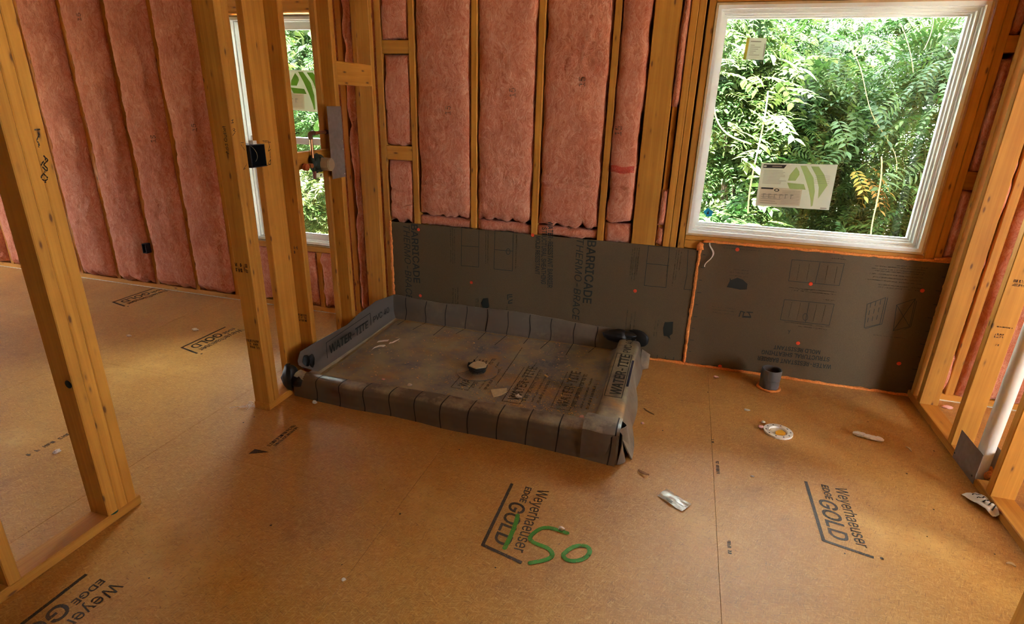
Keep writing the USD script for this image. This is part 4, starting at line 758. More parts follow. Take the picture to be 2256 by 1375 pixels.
# steel plates
q0, q1, q2, q3 = (fx(p, -1.857) for p in ((720, 233), (752, 236), (757, 399), (726, 397)))
sp = thing('stud_guard_plate', 'tall grey steel guard plate beside the shower valve', 'metal plate', loc=(-1.857, 2.835, 1.26)); SO = np.array([-1.857, 2.835, 1.26])
obj('plate', box(-1.8585, -1.857, 2.768, 2.901, 1.072, 1.452), STEEL, sp, off=SO)
for z in (1.43, 1.27, 1.225, 1.09): obj('nail_head', cylx(-1.857, -1.855, .004, 2.889, z, 8), NAIL, sp, off=SO)
pl_ = [fx(p, 1.360) for p in ((2117, 959), (2159, 1010.6), (2142, 1062), (2101, 1003.6))]
ys_ = [2.745, 2.528]
def steel_plate(label, x, z1, ya, yb, holes):
    t = thing('stud_guard_plate', label, 'metal plate', loc=(x, (ya+yb)/2, 0)); o = (x, (ya+yb)/2, 0)
    obj('plate', box(x-.0015, x, ya, yb, .004, z1), STEEL, t, off=o)
    for (y, z) in holes: obj('nail_head', cylx(x-.003, x-.0015, .0045, y, z, 8), DARK_INK, t, off=o)
steel_plate('grey steel plate nailed over the notch in the right floor plate', 1.3615, .150, 2.530, 2.742, [(2.735, .03), (2.555, .03)]); steel_plate('grey steel plate on the far side of the right floor plate, behind the pipe', 1.4535, .150, 2.500, 2.712, [])
# pipes
vp = thing('vent_pipe', 'white plastic pipe rising through the right stud wall', 'pipe', loc=(1.407, 2.610, 0)); obj('pipe', tube([(0, 0, .0), (0, 0, 1.3), (0, 0, TOP)], .030, 24), PVC_WHITE, vp, smooth=30); obj('foam_collar', [rock((.012+.03*abs(math.cos(a)), .045*math.sin(a), .035), (.015, .022, .020), int(a*10)+40, 2, .4) for a in (-1.3, -.6, 0., .6, 1.3)], FOAM, vp, 'orange foam lumps round the pipe foot', smooth=True)
q = fz((1694, 858)); ps = thing('drain_stub', 'short grey pipe stub standing on the floor by the brace board', 'pipe', loc=(.615, 3.205, 0))
obj('pipe', lathe([(.052, 0), (.052, .06), (.0535, .062), (.0535, .118), (.0525, .120), (.0475, .120), (.046, .112), (.045, .02), (.045, 0)], 36), PVC_GREY, ps, smooth=30); obj('inner_cap', lathe([(0, .065), (.0445, .065), (.0445, .06), (0, .06)], 24), plain('brown_inner_cap', (.16, .10, .03), .6), ps)
obj('foam_collar', tube([(.057*math.cos(a), .057*math.sin(a), .004) for a in np.linspace(0, 2*math.pi, 40)], .006+.004*meshkit.noise(np.c_[np.arange(40)*.7, np.zeros(40), np.zeros(40)], 2), 7, False), FOAM, ps, 'thin orange foam ring at the pipe foot', smooth=True)
tf = thing('toilet_flange', 'white slotted toilet flange ring with a yellow plug in the floor', 'toilet flange', loc=(.604, 2.706, 0))
hexa = Point(0, 0).buffer(.066, 12).intersection(sbox(-.066, -.052, .066, .056))
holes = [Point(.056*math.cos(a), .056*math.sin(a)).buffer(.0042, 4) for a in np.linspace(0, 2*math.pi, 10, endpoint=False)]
obj('ring', trimesh.creation.extrude_polygon(Point(0, 0).buffer(.068, 5).difference(unary_union([Point(0, 0).buffer(.046, 16)]+holes)), .009, engine='earcut'), PVC_WHITE, tf); obj('throat', lathe([(.046, .0005), (.046, .009), (.0435, .009), (.040, .0005)], 32), PVC_WHITE, tf, smooth=30); [obj('slot', trimesh.creation.extrude_polygon(h_, .0088, engine='earcut'), DARK_INK, tf) for h_ in holes]  # black plugs fill the ring holes as their painted shade
obj('test_plug', lathe([(0, .002), (.022, .002), (.037, .0015), (.0375, .0006), (0, .0006)], 32), plain('pale_plug', (.72, .66, .50), .5), tf, smooth=30); obj('plug_tab', trimesh.creation.extrude_polygon(Polygon([(-.016, -.032), (.026, -.028), (.034, -.004), (.018, .020), (.0, .010), (-.014, -.006)]), .004, engine='earcut').apply_translation([0, 0, .002]), YELLOW, tf, 'yellow tab')
rp = thing('red_tube', 'thin red plastic tube leaning behind the partition stud', 'tube'); obj('tube', tube(spline([(-2.02, 2.56, .38), (-2.005, 2.60, .22), (-1.985, 2.66, .08), (-1.975, 2.69, .006)], 14), .009, 10), RED, rp, smooth=30)

# stickers on the panes
GY = D+.0915
def sheet(name, label, pts, y, cat='label'):
    q = [fy(p, y) for p in pts]; t = thing(name, label, cat); return t, q
def quad_map(q):
    a, b, c, d = (np.array(x) for x in q)
    return lambda u, v: (1-u)*(1-v)*a+u*(1-v)*b+u*v*c+(1-u)*v*d
def sheet_shape(fm, shape, y, t=.0004):
    m = polys(shape, t); m = m.copy(); v = m.vertices; P = fm(v[:, 0:1], v[:, 1:2]); P[:, 1] = y-v[:, 2]; m.vertices = P; trimesh.repair.fix_normals(m); return m
def big_label(label, quad, y, pale, hand=None):
    t, q = sheet('window_label', label, quad, y); fm = quad_map(q)
    y2 = y-.0009
    arcs = [Polygon([(.40, .26), (.47, .07), (.52, .17), (.53, .24), (.49, .38), (.39, .38)]), Polygon([(.385, .43), (.61, .45), (.645, .57), (.43, .57)]), Polygon([(.52, .04), (.60, .04), (.72, .30), (.77, .60), (.775, .92), (.755, .95), (.735, .80), (.68, .55), (.60, .27)]), Polygon([(.66, .05), (.76, .05), (.85, .22), (.92, .45), (.83, .76), (.81, .50), (.75, .25)])]
    table = sbox(.03, .555, .60, .95).difference(unary_union(arcs).buffer(.004))
    obj('paper', sheet_shape(fm, sbox(0, 0, 1, 1).difference(unary_union(arcs+[table])), y, .0008), PAPER, t)
    for a in arcs: obj('green_arc', sheet_shape(fm, a, y, .0008), GREEN_PALE if pale else GREEN_INK, t)
    obj('header_strip', sheet_shape(fm, Polygon([(.03, .03), (.34, .03), (.31, .11), (.03, .11)]), y2), DARK_INK, t); obj('header_badge', sheet_shape(fm, Point(.055, .07).buffer(.022, 6), y2-.0005), PAPER, t)
    obj('header_strip', sheet_shape(fm, sbox(.15, .055, .28, .082), y2-.0005), GREY_INK, t)
    obj('table_block', sheet_shape(fm, table, y, .0008), PEACH_INK, t); obj('header_strip', sheet_shape(fm, sbox(.045, .56, .21, .595), y2-.0005), DARK_INK, t); obj('badge', sheet_shape(fm, Point(.26, .61).buffer(.034, 8).difference(Point(.26, .61).buffer(.02, 8)), y2-.0005), DARK_INK, t)
    r = random.Random(3); ln = [LineString([(.05, .17+.032*k), (.05+r.uniform(.22, .33), .17+.032*k)]).buffer(.004) for k in range(10)]+[LineString([(.34+.0*k, .62+.035*k), (.58, .62+.035*k)]).buffer(.0035) for k in range(9)]+[LineString([(.06, .72+.05*k), (.06+r.uniform(.1, .3), .72+.05*k)]).buffer(.006) for k in range(5)]+[LineString([(.74, .25+.04*k), (.93, .25+.04*k)]).buffer(.003) for k in range(5)]
    obj('fine_print', sheet_shape(fm, unary_union(ln), y2-.0005), GREY_INK, t)
    for k in range(6): obj('fine_print', sheet_shape(fm, unary_union([sbox(.08+.075*k, .70, .12+.075*k, .715), sbox(.085+.075*k, .70, .095+.075*k, .80), sbox(.08+.075*k, .79, .125+.075*k, .80)]), y2-.0006), GREY_INK, t)
    obj('fine_print', sheet_shape(fm, sbox(.88, .955, .965, .98), y2-.0005), GREY_INK, t)
    if hand:
        m = hand(fm, y2-.0006); obj('handwriting', m, DARK_INK, t)
    return t
big_label('paper window label with pale green arcs, low on the big window', [(1678, 359), (1846, 363), (1826, 463), (1664, 453)], GY, True)
def hand_ply(fm, y):
    m = text('Ply G', .32, .11, .2); v = m.vertices.copy(); P = fm((.06+v[:, 0:1]), (.86-v[:, 1:2])); P[:, 1] = y-v[:, 2]; m = m.copy(); m.vertices = P; return m
big_label('paper window label with vivid green arcs on the narrow window', [(588, 153), (722, 156), (726, 250), (592, 238)], D+.086, False, hand_ply)
t, q = sheet('window_tag', 'small white paper tag high on the big window', [(1646, 83), (1689.5, 84), (1682.5, 132), (1637, 131)], GY); fm = quad_map(q)
obj('paper', sheet_shape(fm, sbox(0, 0, 1, 1), GY, .0008), PAPER, t); obj('yellow_edge', sheet_shape(fm, sbox(0, 0, .14, 1), GY-.0009), YEL_INK, t); obj('fine_print', sheet_shape(fm, unary_union([sbox(.22, .14, .75, .19)]+[sbox(.24, .32+.09*k, .45+.1*((k*7) % 4), .345+.09*k) for k in range(6)]+[sbox(.93, .25, .97, .85)]), GY-.0009), GREY_INK, t)
t, q = sheet('window_tag', 'small yellow and white tag on the narrow window below the valve', [(700, 372), (722, 372), (723, 391), (686, 391)], D+.056); fm = quad_map(q)
obj('paper', sheet_shape(fm, sbox(0, 0, 1, 1), D+.056, .0008), PAPER, t); obj('yellow_edge', sheet_shape(fm, sbox(.25, 0, 1, .5), D+.055), YEL_INK, t); obj('fine_print', sheet_shape(fm, unary_union([sbox(.5, .6, .58, .85), sbox(.75, .65, .9, .8)]), D+.055), DARK_INK, t)
q = fy((1560, 468), GY); bt = thing('blue_tag', 'small blue plastic tag in the lower left corner of the big window', 'tag', loc=(q[0], GY-.002, q[2]))
m = trimesh.creation.extrude_polygon(Polygon([(-.026, .004), (-.006, .026), (.028, .008), (.020, -.020), (-.004, -.026)]), .003, engine='earcut'); v = m.vertices; m.vertices = np.c_[v[:, 0], -v[:, 2], v[:, 1]]; trimesh.repair.fix_normals(m); obj('plate', m, BLUE, bt)
m = trimesh.creation.extrude_polygon(unary_union([sbox(-.006, -.010, .004, .002), sbox(-.002, .0, .002, .009)]), .001, engine='earcut'); v = m.vertices; m.vertices = np.c_[v[:, 0], -.0032-v[:, 2], v[:, 1]]; trimesh.repair.fix_normals(m); obj('dark_mark', m, DARK_INK, bt)
# shred of cord hanging by the right board
q = [fy(p, D-.016) for p in ((1563, 535), (1567, 548), (1571, 558), (1566, 570), (1557, 578), (1552, 588))]
sh = thing('frayed_cord', 'pale frayed shred hanging at the left top of the right brace board', 'cord'); obj('strand', tube(spline(q, 20), .0028, 6), FLUFF, sh, smooth=30); obj('strand', tube(spline([p+np.array([.004, -.002, .002*i]) for i, p in enumerate(q[:5])], 16), .0018, 6), FLUFF, sh, smooth=30)
# litter on the floor
def fluff(name, label, p, s, seed, mt, z=0, cat='scrap', group=None):
    q = fz(p, z); t = thing(name, label, cat, group, loc=(q[0], q[1], z)); obj('tuft', [rock((0, 0, s[2]), s, seed, 3, .5), rock((s[0]*.8, s[1]*.4, s[2]*.7), np.array(s)*.5, seed+1, 2, .5)], mt, t, smooth=True); return t
def sliver(name, label, pts, w, mt, z=.003, cat='shaving', thick=.0025):
    q = [fz(p, z) for p in pts]; t = thing(name, label, cat); k = spline(q, 14); d = np.gradient(k, axis=0); d /= np.linalg.norm(d, axis=1, keepdims=True); nrm = np.c_[-d[:, 1], d[:, 0], d[:, 2]*0]; ta = np.sin(np.linspace(.25, 2.9, 14))[:, None]*w/2
    P = np.stack([k-nrm*ta, k+nrm*ta+[0, 0, w*.25]], 1); P[..., 2] += .004*np.sin(np.linspace(0, 3.14, 14))[:, None]; obj('strip', shell(P, np.array([0, 0, thick])), mt, t, smooth=30); return t
q = fz((1912, 966)); t = thing('wool_scrap', 'long flat scrap of whitish wool on the floor near the right wall', 'scrap', loc=(q[0], q[1], 0))
obj('tuft', [rock((-.045+.022*k, .012-.006*k+.004*math.sin(k*2), .011), (.022, .015, .010), 80+k, 3, .45) for k in range(5)], FLUFF, t, smooth=True)
cw = [fz(p, .004) for p in ((1448, 1092), (1468, 1078), (1523, 1112), (1502, 1128))]
t = thing('plastic_wrapper', 'small clear plastic wrapper lying on the open floor', 'wrapper'); fm = quad_map(cw); uu, vv = np.meshgrid(np.linspace(0, 1, 18), np.linspace(0, 1, 12), indexing='ij'); P = fm(uu[..., None], vv[..., None]); P[..., 2] = .002+.007*meshkit.fbm(np.stack([uu*6, vv*4, uu*0], -1), 3, 4)
obj('film', shell(P, np.array([0, 0, .0006])), PLASTIC, t, smooth=True); u2, v2 = np.meshgrid(np.linspace(.10, .26, 5), np.linspace(.30, .55, 5), indexing='ij'); P = fm(u2[..., None], v2[..., None]); P[..., 2] = .0105; obj('printed_strip', shell(P, np.array([0, 0, .0004])), GREY_INK, t)
q = fz((2166, 1117)); t = thing('crumpled_bag', 'crumpled white printed bag at the foot of the right wall plate', 'wrapper', loc=(q[0], q[1], 0))
uu, vv = np.meshgrid(np.linspace(-1, 1, 22), np.linspace(-1, 1, 16), indexing='ij'); nz = meshkit.fbm(np.stack([uu*2.2, vv*2.2, uu*0], -1)+3, 3, 9); P = np.stack([uu*.030+vv*.032, -uu*.062+vv*.016, .008+.045*nz*(1-.6*uu**2)*(1-.5*vv**2)], -1)
obj('film', shell(P, np.array([0, 0, .001])), plain('white_bag_film', (.72, .70, .64), .4), t, smooth=True)
ms = []
for k, a in enumerate((-.55, -.25, .05, .35, .62)):
    b = np.linspace(-.55, .5, 10); uu_ = a+.05*np.sin(b*4+k); 
    for s_ in (0,): 
        L = []
        for w_ in (-.035, .035):
            U_ = uu_+w_; nz = meshkit.fbm(np.stack([U_*2.2, b*2.2, U_*0], -1)+3, 3, 9); L.append(np.stack([U_*.030+b*.032, -U_*.062+b*.016, .0115+.045*nz*(1-.6*U_**2)*(1-.5*b**2)], -1))
        ms.append(grid(np.stack(L, 0)))
obj('printed_marks', ms, DARK_INK, t)
sliver('wood_shaving', 'curved brown wood shaving on the floor in front of the curb', [(1406, 1036), (1416, 1044), (1430, 1047)], .012, plain('brown_shaving', (.32, .15, .05), .8)); sliver('wood_shaving', 'dark curved twig-like shaving right of the curb', [(1418, 900), (1426, 908), (1441, 914)], .007, plain('dark_shaving', (.16, .08, .02), .7)); sliver('wood_shaving', 'pale sliver on the floor at the far right', [(2216, 1242), (2228, 1245), (2238, 1250)], .010, TANWOOD)
sliver('wood_shaving', 'pale wood sliver near the white wool scrap', [(1995, 985), (2003, 991), (2008, 996)], .007, TANWOOD)
for i, (lab, p, s, mt) in enumerate([('pink wool tuft beside the toilet flange', (1676, 943), (.012, .010, .007), PINKFLUFF), ('pale tuft just behind the toilet flange', (1681, 932), (.009, .008, .006), FLUFF), ('pink tuft against the outside of the right curb', (1387, 871), (.016, .010, .010), PINKFLUFF), ('pink wool bit near the grey pipe stub', (1577, 832), (.014, .008, .006), PINKFLUFF),
                                   ('white bit on the floor beside the front curb, left', (693, 889), (.011, .009, .009), FLUFF), ('white bit on the painted figures', (1236, 1168), (.011, .008, .007), FLUFF), ('small white bit on the bare floor at the bottom', (757, 1279), (.006, .006, .004), FLUFF), ('white twisted bit on the left room floor near the post', (125, 998), (.010, .016, .008), FLUFF),
                                   ('pale bit far out on the left room floor', (430, 728), (.02, .012, .008), FLUFF), ('pale bit on the left room floor right of the post', (284, 741), (.014, .010, .006), FLUFF), ('pale bit right of the loose wood shaving', (1415, 934), (.008, .006, .005), PINKFLUFF), ('tiny pale bit in the right foreground', (1657, 1051), (.007, .005, .004), FLUFF),
                                   ('pink tuft in the corner behind the right floor plate', (2085, 900), (.025, .014, .009), PINKFLUFF), ('pale bit in front of the second stamped board', (1645, 905), (.014, .007, .005), FLUFF)]): fluff('wool_tuft', lab, p, s, 120+3*i, mt)
q = fz((548, 897)); t = thing('fibre_wisp', 'wisp of white fibres on the floor left of the end post', 'scrap', loc=(q[0], q[1], 0)); r = random.Random(2)
obj('strands', [tube(spline([(0, 0, .004), (r.uniform(-.04, .04), r.uniform(-.03, .03), .008), (r.uniform(-.09, .07), r.uniform(-.05, .05), .004)], 8), .0008, 4) for _ in range(16)], FLUFF, t)
# litter in the pan
def pan_pt(p): q = fz(p, .038); return np.array([q[0], q[1], pan_z(q[0], q[1])])
cq = [pan_pt(p) for p in ((1081, 861), (1117, 857), (1116, 866), (1104, 873), (1087, 877))]; ctr = np.mean(cq, 0); t = thing('card_scrap', 'pale angular card scrap lying in the shower pan', 'scrap', loc=tuple(ctr)); m = trimesh.creation.extrude_polygon(Polygon([(p[0]-ctr[0], p[1]-ctr[1]) for p in cq]), .004, engine='earcut'); m.apply_translation([0, 0, .006]); m2 = m.copy(); obj('card', m, CARD, t)
q = pan_pt((1142, 876)); t = thing('wool_tuft', 'white ragged tuft right of the card scrap in the pan', 'scrap', loc=tuple(q)); obj('tuft', [rock((0, 0, .008), (.016, .010, .007), 31, 3, .6), rock((-.008, .016, .007), (.006, .014, .005), 32, 2, .5)], FLUFF, t, smooth=True)
q = pan_pt((903, 851)); t = thing('wool_tuft', 'small white tuft near the front curb inside the pan', 'scrap', loc=tuple(q)); obj('tuft', rock((0, 0, .007), (.013, .010, .008), 33, 3, .5), FLUFF, t, smooth=True)
q = pan_pt((845, 838)); t = thing('wool_tuft', 'tiny pink tuft near the front curb inside the pan', 'scrap', loc=tuple(q)); obj('tuft', rock((0, 0, .004), (.011, .006, .005), 34, 3, .5), PINKFLUFF, t, smooth=True)
q = pan_pt((1281, 925)); t = thing('wool_tuft', 'pink tuft at the front right corner inside the pan', 'scrap', loc=tuple(q)); obj('tuft', rock((0, 0, .010), (.012, .016, .009), 35, 3, .5), PINKFLUFF, t, smooth=True)
for i, (pa, pb, pc, lab) in enumerate([((832, 757), (845, 755), (856, 754), 'white plastic shred at the left of the pan, upper'), ((858, 760), (868, 757), (880, 751), 'white plastic shred at the left of the pan, right'), ((820, 774), (830, 768), (848, 766), 'white plastic shred at the left of the pan, lower')]):
    k = spline([pan_pt(p)+[0, 0, .004] for p in (pa, pb, pc)], 10); P = np.stack([k-[0, .009, 0], k+[0, .009, .004]], 1); P[..., 2] += .004*meshkit.noise(P*60, i)
    t = thing('plastic_shred', lab, 'scrap'); obj('strip', shell(P, np.array([0, 0, .001])), FLUFF, t, smooth=True)
r = np.random.default_rng(8); pts = []
for i in range(2600):
    x, y = (r.normal(-.50, .28), r.normal(2.52, .22)) if i % 3 else (r.uniform(-1.8, -.3), r.uniform(2.36, 3.34))
    if PX0+.04 < x < PX1-.02 and PY0+.03 < y < PY1-.04 and math.hypot(x+1, y-2.765) > .13: pts.append((x, y, float(pan_z(x, y))+.0012))
pts = np.array(pts); n = len(pts)
sd = UsdGeom.PointInstancer.Define(stage, W+'/sawdust'); tag(sd.GetPrim(), 'sprinkling of pale sawdust and chips over the shower pan floor', 'sawdust', kind='stuff')
c_ = trimesh.creation.box([.0065, .0025, .0012]); c_.vertices[c_.vertices[:, 0] > 0, 2] += .0008
pr_ = usdkit.mesh(stage, W+'/sawdust/chip', c_, CHIP); sd.CreatePrototypesRel().SetTargets([pr_.GetPath()]); sd.CreateProtoIndicesAttr(Vt.IntArray([0]*n)); sd.CreatePositionsAttr(Vt.Vec3fArray.FromNumpy(pts.astype(np.float32)))
an = r.uniform(0, 3.14, n); sd.CreateOrientationsAttr(Vt.QuathArray([Gf.Quath(float(math.cos(a)), 0, 0, float(math.sin(a))) for a in an])); s_ = r.lognormal(-.3, .45, n); sd.CreateScalesAttr(Vt.Vec3fArray.FromNumpy(np.stack([s_]*3, 1).astype(np.float32)))

# ================================================================ OUTSIDE
obj('ground', grid(np.stack([*np.meshgrid(np.linspace(-30, 30, 60), np.linspace(-25, 40, 40), indexing='ij'), np.zeros((60, 40))], -1)+np.array([0, 0, -1.15])+np.stack([np.zeros((60, 40)), np.zeros((60, 40)), meshkit.fbm(np.stack([*np.meshgrid(np.linspace(-9, 9, 60), np.linspace(0, 12, 40), indexing='ij'), np.zeros((60, 40))], -1), 3, 2)*.5-.25], -1)), GROUND, None, 'pale bare ground outside the windows', 'ground', kind='structure')
def leaflet(L, wd, fold=.25, droop=.2):
    s = np.linspace(0, 1, 5); wv = wd*np.array([.05, .8, 1, .62, .02])/2; z = -droop*L*s**2
    P = np.stack([np.stack([s*L, -wv, z+fold*wv], -1), np.stack([s*L, wv*0, z], -1), np.stack([s*L, wv, z+fold*wv], -1)], 1); return P
def compound(n=6, L=.26, ll=.075, lw=.028, droop=.35, seed=0):
    r = random.Random(seed); ms = []
    def put(P, pos, yaw, roll):
        c, s = math.cos(yaw), math.sin(yaw); c2, s2 = math.cos(roll), math.sin(roll)
        Q = P@np.array([[1, 0, 0], [0, c2, -s2], [0, s2, c2]]).T@np.array([[c, -s, 0], [s, c, 0], [0, 0, 1]]).T+pos; ms.append(grid(Q))
    for i in range(n):
        t = .18+.78*i/n; pos = np.array([t*L, 0, -droop*L*t*t]); k = ll*(1-.25*abs(t-.5))
        for sgn in (-1, 1): put(leaflet(k, lw, .3, .25), pos, sgn*r.uniform(.95, 1.25), sgn*r.uniform(-.2, .35))
    put(leaflet(ll, lw*1.1), np.array([L, 0, -droop*L]), 0, 0)
    ms.append(tube([(t*L, 0, -droop*L*t*t-.001) for t in np.linspace(0, 1, 5)], .0016, 3, False)); return trimesh.util.concatenate(ms)
def simple(L=.09, wd=.045): return trimesh.util.concatenate([grid(leaflet(L, wd, .25, .25)), tube([(-.02, 0, 0), (0, 0, 0)], .0012, 3, False)])
def cluster(seed, n=9, L=.085, wd=.04):
    r = random.Random(seed); ms = [tube([(0, 0, 0), (.10, 0, -.01), (.2, 0, -.05)], .0018, 3, False)]
    for i in range(n):
        t = i/n; yaw = (-1)**i*r.uniform(.6, 1.3); P = leaflet(L*r.uniform(.8, 1.1), wd); c, s = math.cos(yaw), math.sin(yaw); ms.append(grid(P@np.array([[c, -s, 0], [s, c, 0], [0, 0, 1]]).T+np.array([.2*t, 0, -.05*t*t])))
    return trimesh.util.concatenate(ms)
def lobed(seed, R=.11):
    a = np.linspace(-2.5, 2.5, 41); rr = R*(.45+.55*np.abs(np.cos(a*1.25))**1.2); pts = [(0, 0, 0)]+[(rr[i]*math.cos(a[i]), rr[i]*math.sin(a[i]), -.25*rr[i]**2/R) for i in range(41)]
    return trimesh.Trimesh(pts, [[0, i, i+1] for i in range(1, 41)], process=False)
def feather(seed):
    r = random.Random(seed); ms = []
    for i in range(46):
        t = r.random(); d = np.array([r.gauss(0, 1), r.gauss(0, 1), r.gauss(0, .6)]); d /= np.linalg.norm(d); b = np.array([t*.22, 0, -.06*t*t]); L = .05*(1-.5*t); n_ = np.cross(d, [.3, .5, .8]); n_ /= np.linalg.norm(n_)
        ms.append(trimesh.Trimesh([b, b+d*L*.5+n_*.007, b+d*L, b+d*L*.5-n_*.007], [[0, 1, 2], [0, 2, 3]], process=False))
    return trimesh.util.concatenate(ms)
def quats(r, n, az, spread, pitch, pspread, roll=.5):
    out = []
    for i in range(n):
        a = az[i]+r.normal(0, spread); b = pitch+r.normal(0, pspread); c = r.normal(0, roll)
        q = Gf.Rotation(Gf.Vec3d(1, 0, 0), math.degrees(c))*Gf.Rotation(Gf.Vec3d(0, 1, 0), math.degrees(b))*Gf.Rotation(Gf.Vec3d(0, 0, 1), math.degrees(a)); q = q.GetQuat()
        out.append(Gf.Quath(float(q.GetReal()), *map(float, q.GetImaginary())))
    return out
def foliage(parent, protos, pos, az, seed, spread=.7, pitch=.25, pspread=.35, smin=.55, smax=1.0, name='foliage'):
    r = np.random.default_rng(seed); n = len(pos); path = path_of(name, parent); pi = UsdGeom.PointInstancer.Define(stage, path); tag(pi.GetPrim(), kind='stuff'); tg = []
    for i, (nm, m, mt) in enumerate(protos): tg.append(usdkit.mesh(stage, f'{path}/{nm}_{i}' if False else f'{path}/{nm}'+('' if i == 0 else f'_{i:03d}'), m, mt).GetPath())
    pi.CreatePrototypesRel().SetTargets(tg); pi.CreateProtoIndicesAttr(Vt.IntArray([int(x) for x in r.integers(0, len(tg), n)])); pi.CreatePositionsAttr(Vt.Vec3fArray.FromNumpy(np.asarray(pos, np.float32)))
    pi.CreateOrientationsAttr(Vt.QuathArray(quats(r, n, az, spread, pitch, pspread))); s = r.uniform(smin, smax, n); pi.CreateScalesAttr(Vt.Vec3fArray.FromNumpy(np.stack([s]*3, 1).astype(np.float32)))
def near_leaf(parent, m, mt, p, az, pitch, roll, s=1.0, name='leaf'):
    q = m.copy(); v = q.vertices*s
    Rx = np.array([[1, 0, 0], [0, math.cos(roll), -math.sin(roll)], [0, math.sin(roll), math.cos(roll)]]); Ry = np.array([[math.cos(pitch), 0, math.sin(pitch)], [0, 1, 0], [-math.sin(pitch), 0, math.cos(pitch)]]); Rz = np.array([[math.cos(az), -math.sin(az), 0], [math.sin(az), math.cos(az), 0], [0, 0, 1]])
    q.vertices = v@(Rz@Ry@Rx).T+np.asarray(p); obj(name, q, mt, parent)
def crown_points(r, n, c, rad, front=.0, shell_=.55):
    d = r.normal(size=(n, 3)); d /= np.linalg.norm(d, axis=1, keepdims=True); k = (shell_+(1-shell_)*r.random(n)**.7)[:, None]
    lump = .72+.5*meshkit.fbm(d*2.3+np.asarray(c), 3, 5)[:, None]
    p = np.asarray(c)+d*k*lump*np.asarray(rad); return p, np.arctan2(d[:, 1], d[:, 0])
def tree(name, label, cat, base, crowns, protos, seed, trunk=.06, group=None, **k):
    t = thing(name, label, cat, group); r = np.random.default_rng(seed); top = np.array(crowns[0][0])
    obj('trunk', tube(spline([base, (np.array(base)+top)/2+[.1, .05, 0], top], 12), np.linspace(trunk, trunk*.4, 12), 8), BARK, t, smooth=30)
    P, A = [], []
    for c, rad, n in crowns:
        n = int(n*1.7)
        p, a = crown_points(r, n, c, rad); P.append(p); A.append(a)
        obj('branch', tube(spline([top*.6+np.array(base)*.4, (np.array(c)+top)/2+[0, 0, -.15], c], 8), np.linspace(trunk*.45, trunk*.15, 8), 6), BARK, t)
    foliage(t, protos, np.vstack(P), np.concatenate(A), seed, **k); return t
CP = [compound(6, .30, .085, .030, .35, 1), compound(7, .34, .080, .026, .5, 2)]
CL = [cluster(1), cluster(2, 8, .10, .048)]
FE = [feather(1), feather(2)]
LB = [lobed(1), lobed(2, .09)]
rn = np.random.default_rng(12)
# rows of trees closing the view
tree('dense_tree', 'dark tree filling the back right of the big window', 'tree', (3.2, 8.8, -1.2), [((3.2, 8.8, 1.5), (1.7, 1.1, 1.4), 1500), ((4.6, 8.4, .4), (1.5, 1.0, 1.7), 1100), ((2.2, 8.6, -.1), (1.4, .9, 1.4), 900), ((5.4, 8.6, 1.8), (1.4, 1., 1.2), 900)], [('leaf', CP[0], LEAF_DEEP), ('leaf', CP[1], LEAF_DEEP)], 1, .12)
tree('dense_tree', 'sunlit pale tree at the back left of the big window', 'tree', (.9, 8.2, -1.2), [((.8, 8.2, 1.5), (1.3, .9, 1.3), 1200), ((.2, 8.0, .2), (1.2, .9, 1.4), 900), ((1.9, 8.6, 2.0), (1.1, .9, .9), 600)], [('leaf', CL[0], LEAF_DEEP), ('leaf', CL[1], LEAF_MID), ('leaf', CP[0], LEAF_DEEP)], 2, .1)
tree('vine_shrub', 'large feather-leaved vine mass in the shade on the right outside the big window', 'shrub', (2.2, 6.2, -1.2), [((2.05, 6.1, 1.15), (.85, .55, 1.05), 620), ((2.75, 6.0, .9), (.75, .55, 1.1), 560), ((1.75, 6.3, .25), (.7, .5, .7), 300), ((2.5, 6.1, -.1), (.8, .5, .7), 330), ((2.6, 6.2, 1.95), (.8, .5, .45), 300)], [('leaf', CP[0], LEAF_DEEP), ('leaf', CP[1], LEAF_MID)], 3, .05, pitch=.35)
tree('feathery_shrub', 'feathery yellow-green shrub in the middle of the big window', 'shrub', (1.25, 6.4, -1.2), [((1.22, 6.4, 1.2), (.30, .28, .55), 300), ((1.3, 6.35, .55), (.36, .3, .5), 260)], [('leaf', FE[0], LEAF_PALE), ('leaf', FE[1], LEAF_MID)], 4, .03)
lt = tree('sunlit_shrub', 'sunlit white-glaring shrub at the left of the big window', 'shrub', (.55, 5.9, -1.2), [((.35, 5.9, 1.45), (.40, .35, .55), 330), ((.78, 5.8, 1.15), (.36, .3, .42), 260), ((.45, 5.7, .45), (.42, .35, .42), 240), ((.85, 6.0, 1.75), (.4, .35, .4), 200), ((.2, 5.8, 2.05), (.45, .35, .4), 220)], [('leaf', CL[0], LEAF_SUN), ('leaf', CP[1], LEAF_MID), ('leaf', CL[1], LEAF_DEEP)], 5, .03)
tree('glossy_shrub', 'glossy oval-leaved shrub low at the left corner of the big window', 'shrub', (.4, 5.1, -1.2), [((.32, 5.1, .30), (.30, .25, .38), 380), ((.60, 5.2, -.05), (.34, .25, .30), 280)], [('leaf', CL[1], LEAF_DEEP), ('leaf', CL[0], LEAF_DEEP)], 6, .03)
